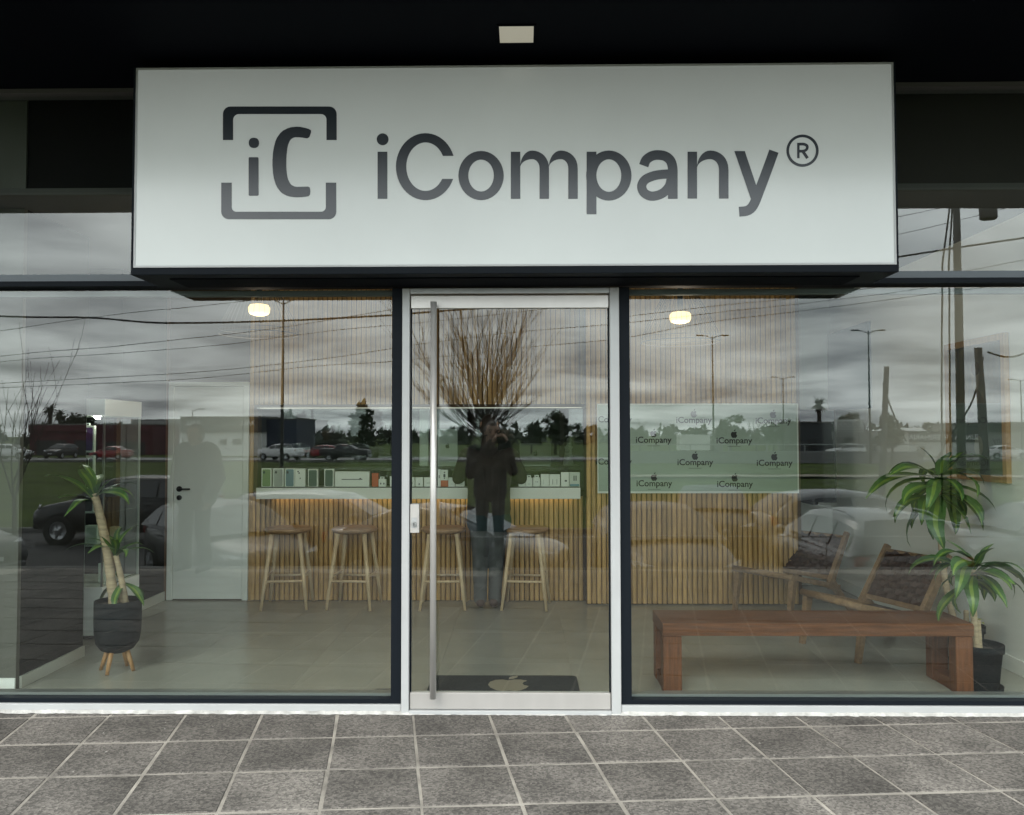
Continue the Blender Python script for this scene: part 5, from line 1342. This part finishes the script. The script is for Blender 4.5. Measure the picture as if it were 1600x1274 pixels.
def bushy(px, dist, h, w, label, seed, conifer=False, n=900, group='trees along the far road'):
    x, y = OUT(px, dist); q = random.Random(seed); g = PK+.1
    t = thing('conifer_tree' if conifer else 'leafy_tree', label, 'tree', (x, y, g), 0, group)
    MB().tube([(0,0,-.2),(.1,0,h*.35),(0,.05,h*.8)], [h*.03,h*.022,h*.008], 8).obj('trunk', M_bark, t)
    b = MB()
    if conifer:
        for k in range(14):
            f = k/13; leaf_cloud(b, q, (q.uniform(-.1,.1)*w, q.uniform(-.1,.1)*w, h*(.14+.82*f)), (w*.5*math.sin(math.pi*(.18+.82*f))**.9+.12, w*.5*math.sin(math.pi*(.18+.82*f))**.9+.12, h*.07), n//14, h*.035)
    else:
        for k in range(11):
            a = q.uniform(0,6.283); rr = w*.32*q.random()**.5
            leaf_cloud(b, q, (rr*math.cos(a), rr*math.sin(a), h*q.uniform(.42,.84)), (w*q.uniform(.16,.26), w*q.uniform(.16,.26), h*q.uniform(.10,.17)), n//11, h*.035)
    b.obj('crown', M_fol, t); return t
def palm(px, dist, h, label, seed):
    x, y = OUT(px, dist); q = random.Random(seed)
    t = thing('palm_tree', label, 'tree', (x, y, PK+.1), 0, 'palm trees beyond the road')
    MB().tube([(0,0,-.2),(.1,0,h*.5),(0,.1,h*.86)], [.34,.26,.30], 10).obj('trunk', M_bark, t)
    for k in range(30):
        a = 2.4*k; el = q.uniform(-.9,1.25); L = h*q.uniform(.16,.22); P = []; d = Vector((math.cos(a)*math.cos(el), math.sin(a)*math.cos(el), math.sin(el))); p = Vector((0,.1,h*.86))
        sd = Vector((-math.sin(a), math.cos(a), 0)); b = MB(); V = []; F = []
        for i in range(6):
            w = h*.035*(1-i/5.5); V += [p-sd*w-Vector((0,0,w*.5)), p+Vector((0,0,w*.2)), p+sd*w-Vector((0,0,w*.5))]
            if i: o = 3*i-3; F += [(o,o+1,o+4,o+3),(o+1,o+2,o+5,o+4)]
            p = p+d*(L/5); d = (d+Vector((0,0,-.22))).normalized()
        b.add(V, F); b.obj('frond', M_fol, t)
    return t
palm(1278, 112, 7.6, 'palm tree standing left of the billboard across the road', 1)
palm(72, 118, 7.2, 'palm tree over the maroon shop, leftmost of the palms', 2)
palm(88, 125, 6.6, 'shorter palm tree beside the leftmost palm', 3)
bushy(104, 122, 6.2, 4.6, 'dark bushy tree right of the two palms', 31)
bushy(128, 126, 6.0, 4.2, 'dark rounded tree behind the display cabinet reflection', 32)
bushy(168, 128, 4.8, 4.4, 'small dark tree beyond the red sedan', 33)
bushy(346, 120, 4.8, 2.8, 'small tree rising over the white shop roof', 34)
bushy(452, 108, 5.8, 3.8, 'dark conifer beyond the white pickup', 35, True, 1400)
bushy(566, 104, 7.0, 3.6, 'pointed conifer beyond the dark pickup', 36, True, 1600)
bushy(478, 112, 3.4, 5.2, 'low dark tree right of the first conifer', 37)
bushy(1140, 125, 6.0, 5.4, 'round hazy tree behind the first tall street lamp', 38)
bushy(1206, 108, 4.6, 4.2, 'dark clipped tree behind the logo panel edge', 39)
bushy(1238, 112, 5.0, 4.4, 'dark tree left of the palm by the billboard', 40)
bushy(1322, 122, 6.2, 4.0, 'dark tree top behind the billboard', 41)
bushy(1388, 66, 4.6, 2.9, 'round ivy-like tree around the old wooden pole', 42, n=1200)
bushy(1418, 130, 4.2, 6.5, 'low round tree behind the white roof', 43)
bushy(1446, 128, 4.8, 3.0, 'small tree right of the white roof', 44)
bushy(830, 118, 4.4, 6.0, 'low dark tree mirrored right of the photographer', 45)
bushy(868, 112, 6.2, 4.2, 'tall dark tree at the right side of the door glass', 46)
for k, (px, d, h, lab) in enumerate(((525,118,5.0,'bare tree between the two conifers'),(610,112,5.2,'bare tree right of the pointed conifer'),(1000,125,5.0,'bare tree mirrored at the left of the logo panel'),(1045,125,4.4,'low bare tree beyond the viaduct'),(1180,118,5.4,'bare tree left of the dark clipped tree'),(1346,120,5.6,'bare tree right of the billboard'))):
    bare_tree(px, d, lab, h, .14, 60+k, limbs=10, spread=.7, depth=2, group='bare trees along the far road')
# far band of trees closing the horizon
fw = MB(); q = random.Random(99)
for k in range(300):
    x = -420+840*k/300+q.uniform(-2,2); h = q.uniform(2.5,6.0); leaf_cloud(fw, q, (x, -215+q.uniform(-12,12), PK+h*.5), (q.uniform(2,4.5),2.5,h*.55), 36, 1.1)
fo = fw.obj('far_wood', mat('far_foliage', (.06,.07,.05), .9, var=.3, vscale=.2)); fo['kind'] = 'stuff'

# ------------------------------------------------------------------ poles, lamps, wires
def street_lamp(px, dist, py, label, double=True, seed=0):
    x, y = OUT(px, dist); h = (680-py)*dist/FPX+CAMH-PK
    t = thing('street_lamp', label, 'street lamp', (x, y, PK), 0, 'street lamps along the far road')
    MB().tube([(0,0,0),(0,0,h*.5),(0,0,h)], [.11,.08,.05], 10).obj('post', M_pole, t)
    for s in ((-1, 1) if double else (1,)):
        MB().tube([(0,0,h-.25),(s*.5,0,h-.02),(s*1.0,0,h+.05)], .035, 8).obj('arm', M_pole, t)
        MB().box(s*.85, s*1.55, -.13, .13, h+.0, h+.11, bev=.03).obj('lamp_head', M_pole, t)
street_lamp(439, 46, 466, 'tall double street lamp mirrored over the bar stools')
street_lamp(1114, 78, 525, 'tall double street lamp mirrored over the logo panel')
street_lamp(1222, 105, 591, 'distant double street lamp left of the palm')
street_lamp(1356, 74, 518, 'tall double street lamp mirrored right of the blue-grey board')
street_lamp(1590, 110, 596, 'distant double street lamp at the far right')
street_lamp(298, 105, 640, 'short far street lamp before the white shop', False)
def utility(px, dist, ytop, w, label, lean=0, cross=False):
    x, y = OUT(px, dist); h = (680-ytop)*dist/FPX+CAMH-PK
    t = thing('utility_pole', label, 'pole', (x, y, PK), 0, 'utility poles')
    MB().tube([(0,0,-.1),(lean*.5,0,h*.5),(lean,0,h)], [w*.62,w*.55,w*.45], 12).obj('pole_shaft', M_pole, t)
    if cross:
        MB().box(-.9, 2.2, -.07, .07, h-.55, h-.42).obj('cross_arm', M_pole, t)
        MB().lathe([(0,-.42),(.26,-.42),(.28,-.36),(.28,.32),(.24,.40),(0,.42)], 18, (.95,.25,h-.9)).obj('transformer', M_pole, t)
        for xx in (-.8, 1.4, 2.1): MB().lathe([(.0,0),(.05,.02),(.03,.08),(.06,.11),(.03,.17),(.0,.2)], 10, (xx,0,h-.42)).obj('insulator', M_galv, t)
        MB().box(1.7, 2.4, -.2, .2, h-.30, h-.05, bev=.04).obj('flood_lamp', M_pole, t)
        for xx, bw in ((-.55,.30), (-.28,.16)):
            MB().tube([(xx*.2,-.1,h-.3),(xx*.8,-.12,h*.75),(xx,-.12,h*.4),(xx*1.15,-.12,0)], .03, 8).obj('stay_cable', M_cable, t)
    return t
utility(1497, 28, 285, .24, 'tall dark utility pole with transformer mirrored at the right', cross=True)
utility(1538, 27, 545, .26, 'short stout pole right of the tall utility pole', lean=-.25)
utility(1372, 36, 575, .24, 'old leaning wooden pole stump', lean=.35)
def cable(P, r, label, cat='cable'):
    o = MB().tube([Vector(p) for p in smooth_line([tuple(map(float, p)) for p in P], 8)], r, 6).obj('overhead_cable', M_cable); tag(o, label, cat, 'overhead cables across the street'); return o
def W3(px, py, d): x, y = OUT(px, d); return (x, y, CAMH+(680-py)*d/FPX)
for pts, r, lab in (
    ([(-300,476),(0,491),(140,494),(250,502),(400,500),(560,494),(720,484),(980,462),(1250,425),(1500,388),(1750,350)], .034, 'thick twisted black cable across the upper windows'),
    ([(-200,540),(0,512),(200,485),(300,476),(480,455),(700,420),(1100,340)], .010, 'thin wire sagging above the left pendant lamp'),
    ([(-200,578),(0,553),(200,536),(420,512),(640,478),(900,440),(1300,395)], .010, 'thin wire just under the thick cable at the left'),
    ([(-200,590),(0,562),(300,541),(520,515),(700,500),(960,470)], .009, 'second thin wire under the thick cable'),
    ([(-200,610),(50,594),(300,580),(500,560),(640,540),(800,520),(960,506),(1200,480),(1420,455),(1700,415)], .010, 'thin wire crossing the bare tree crown'),
    ([(-200,612),(50,602),(300,590),(480,572),(640,562),(800,545),(960,530),(1100,505),(1300,480),(1500,455),(1700,430)], .010, 'lowest thin wire mirrored over the tree'),
    ([(980,494),(1130,477),(1250,465),(1400,445),(1600,408),(1800,370)], .010, 'thin wire above the right pendant lamp'),
    ([(1390,370),(1500,345),(1600,318),(1750,280)], .010, 'upper thin wire in the right upper light'),
    ([(1390,342),(1500,320),(1600,300),(1750,262)], .010, 'topmost thin wire in the right upper light'),
    ([(1541,552),(1570,560),(1600,554),(1700,515)], .03, 'loose black cable from the short stout pole')):
    cable([W3(px, py, 28) for px, py in pts], r, lab)
cable([W3(1534,560,27), W3(1515,630,27.5), W3(1475,690,28), W3(1440,760,29)], .028, 'slack stay cable hanging from the short stout pole')
cable([W3(1378,600,36), W3(1390,640,36), W3(1412,690,37)], .03, 'slanting stay wire of the old wooden pole')

# ------------------------------------------------------------------ buildings across the road
def shop(px0, px1, dist, ytop, label, wallm, fascia=None, fh=.9, openings=(), text=None, tm=None, roofm=None, tsize=.9, name='far_shop', tpos=.5):
    x0, y = OUT(px0, dist); x1, _ = OUT(px1, dist); h = (680-ytop)*dist/FPX+CAMH-PK-.1
    t = thing(name, label, 'building', ((x0+x1)/2, y, PK+.1)); w = (x1-x0)/2
    MB().box(-w, w, -9, 0, -.1, h, bev=.03).obj('wall', wallm, t)
    MB().box(-w-.15, w+.15, -9.1, .16, h+.002, h+.16).obj('roof', roofm or M_conc, t)
    if fascia:
        MB().box(-w-.05, w+.05, .002, .22, h-fh, h-.002).obj('fascia', fascia, t)
    for (a, c, z0, z1, mm) in openings:
        op = MB().box(lerp(-w,w,a), lerp(-w,w,c), .003, .05, z0*h, z1*h).obj('opening', mm, t)
    if text:
        for s, tx in text:
            text_obj(tx, tsize, tm, Matrix.Translation((lerp(w,-w,s), .235, h-fh*tpos-tsize*.36)) @ FACE_SHOP, t, 'sign_lettering', bold=.01, depth=.01)
    return t
M_b_white = mat('render_white', (.68,.68,.66), .9, var=.12, vscale=.4); M_b_grey = mat('render_grey', (.33,.33,.32), .9, var=.15, vscale=.4); M_mar = mat('maroon_cladding', (.085,.014,.024), .7, var=.15, vscale=.5)
M_dkf = mat('dark_fascia', (.045,.05,.055), .6); M_openg = mat('dark_opening', (.02,.022,.024), .3); M_roofw = mat('white_roof', (.75,.75,.73), .6); M_txw = mat('sign_white_paint', (.88,.88,.87), .6); M_blue = mat('blue_hoarding', (.012,.018,.04), .6)
shop(40, 236, 104, 664, 'maroon fronted shop across the road, mirrored at the left', M_mar, M_mar, .8, [(.06,.30,0,.5,M_openg),(.36,.55,0,.5,M_openg),(.62,.94,0,.45,M_openg)])
shop(203, 278, 112, 657, 'pale two-bay garage across the road', M_b_white, M_b_grey, .8, [(.08,.42,0,.55,M_openg),(.55,.92,0,.55,M_openg)])
shop(281, 415, 100, 653, 'white walled shop with dark fascia across the road', M_b_white, M_dkf, 1.75, [(.45,.53,.30,.45,M_openg),(.60,.70,.30,.45,M_openg)], [(.86,'RALL'),(.22,'RALL')], M_txw, None, .80, tpos=.35)
shop(415, 462, 100, 655, 'blue hoarding building behind the white pickup', M_blue, None)
shop(1250, 1298, 104, 662, 'dark low building under the palm', M_dkf, None, openings=[(.2,.5,0,.5,M_openg)])
shop(1244, 1375, 112, 676, 'grey workshop across the road behind the white car', M_b_grey, None, openings=[(.30,.42,0,.7,M_openg),(.55,.68,.3,.75,M_openg),(.84,.94,0,.7,M_openg)])
shop(1383, 1420, 108, 683, 'grey annex under the white roof left of the clinic', M_b_grey, None, roofm=M_roofw)
cl = shop(1416, 1537, 100, 676, 'veterinary clinic across the road with white lettering on a dark band', M_b_white, M_dkf, 1.15, [(.10,.20,.0,.4,M_openg),(.62,.72,.05,.4,M_openg)], [(.55,'CLINICA VETERINARIA')], M_txw, M_dkf, .86)
MB().lathe([(0,.24),(.52,.24),(.52,.20)], 20, ((1526-818)*100/FPX-cl.location.x,0,(680-676)*100/FPX+CAMH-PK-.1-.58), axis='Y').obj('round_emblem', mat('emblem_violet', (.16,.13,.19), .6), cl)
# pitched white roof
x0, y = OUT(1384, 112); x1, _ = OUT(1462, 112)
wr_ = thing('far_roof', 'low white roof of a shed left of the clinic lettering', 'roof', ((x0+x1)/2, y-2, PK))
w = (x1-x0)/2; z0 = CAMH-(680-0)*0; 
za_, zb2 = CAMH-PK+(680-681)*112/FPX, CAMH-PK+(680-669)*112/FPX
MB().add([(-w,1.5,za_),(w,1.5,za_),(w,-3,zb2),(-w*.55,-3,zb2),(-w,-7,za_),(w,-7,za_)], [(0,1,2,3),(4,3,2,5),(0,3,4)]).obj('roof_sheet', M_roofw, wr_)
MB().box(-w+.1, w-.1, -6.9, 1.4, 0, za_-.02).obj('wall', M_b_grey, wr_)
shop(1500, 1640, 116, 663, 'dark roofed building at the far right across the road', M_b_grey, M_dkf, 1.2)
# billboard
x, y = OUT(1324, 104); z0 = CAMH+(680-676)*104/FPX-PK; z1 = CAMH+(680-657)*104/FPX-PK
bbd = thing('billboard', 'pale roadside billboard with dark lettering right of the palm', 'sign', (x, y, PK))
wb = 44*104/FPX/2
MB().box(-wb, wb, -.1, .1, z0, z1).obj('board', mat('board_pale', (.62,.62,.60), .7), bbd)
for s in (-1, 1): MB().tube([(s*wb*.7,0,0),(s*wb*.7,0,z0)], .09, 8).obj('post', M_pole, bbd)
text_obj('GUICO', .86, M_ink, Matrix.Translation((0,.115,z1-.85)) @ FACE_SHOP, bbd, 'sign_lettering', bold=.02)
for k, ww in enumerate((.9,.8)): MB().box(-wb*ww, wb*ww, .101, .115, z0+.12+.32*k, z0+.28+.32*k).obj('text_bar', M_inkg, bbd)
# concrete barrier of the elevated road mirrored over the logo panel
x0, _ = OUT(925, 96); x1, _ = OUT(1300, 96)
ba = thing('road_barrier', 'long grey concrete barrier wall of the elevated road', 'barrier', (0, -70.0, PK))
MB().box(x0, x1, -.2, .2, 0, 1.15, bev=.04).obj('barrier_wall', mat('barrier_grey', (.20,.20,.20), .9, var=.1, vscale=.3), ba)
MB().tube([(x0,.0,1.75),(x1,0,1.75)], .06, 6).obj('guard_rail', M_galv, ba)
for k in range(9): xx = lerp(x0+.3, x1-.3, k/8); MB().box(xx-.06, xx+.06, -.05, .05, 1.151, 1.75).obj('guard_post', M_galv, ba)
tk = thing('passing_truck', 'small white box truck on the elevated road', 'truck', (*OUT(1089, 94), PK+.105))
MB().box(-2.2, 1.2, -1.0, 1.0, .75, 2.55, bev=.05).obj('cargo_box', M_boxw, tk); MB().box(1.25, 2.7, -.95, .95, .5, 2.0, bev=.18).obj('cab', P_white, tk); MB().box(2.2, 2.72, -.8, .8, 1.3, 1.85, bev=.05).obj('windscreen', M_cglass, tk)
for xx in (-1.4, 1.9):
    for s in (-1, 1): MB().lathe([(.0,-.14),(.42,-.14),(.42,.14),(.0,.14)], 18, (xx, s*.85, .42), axis='Y').obj('wheel', M_tyre, tk)
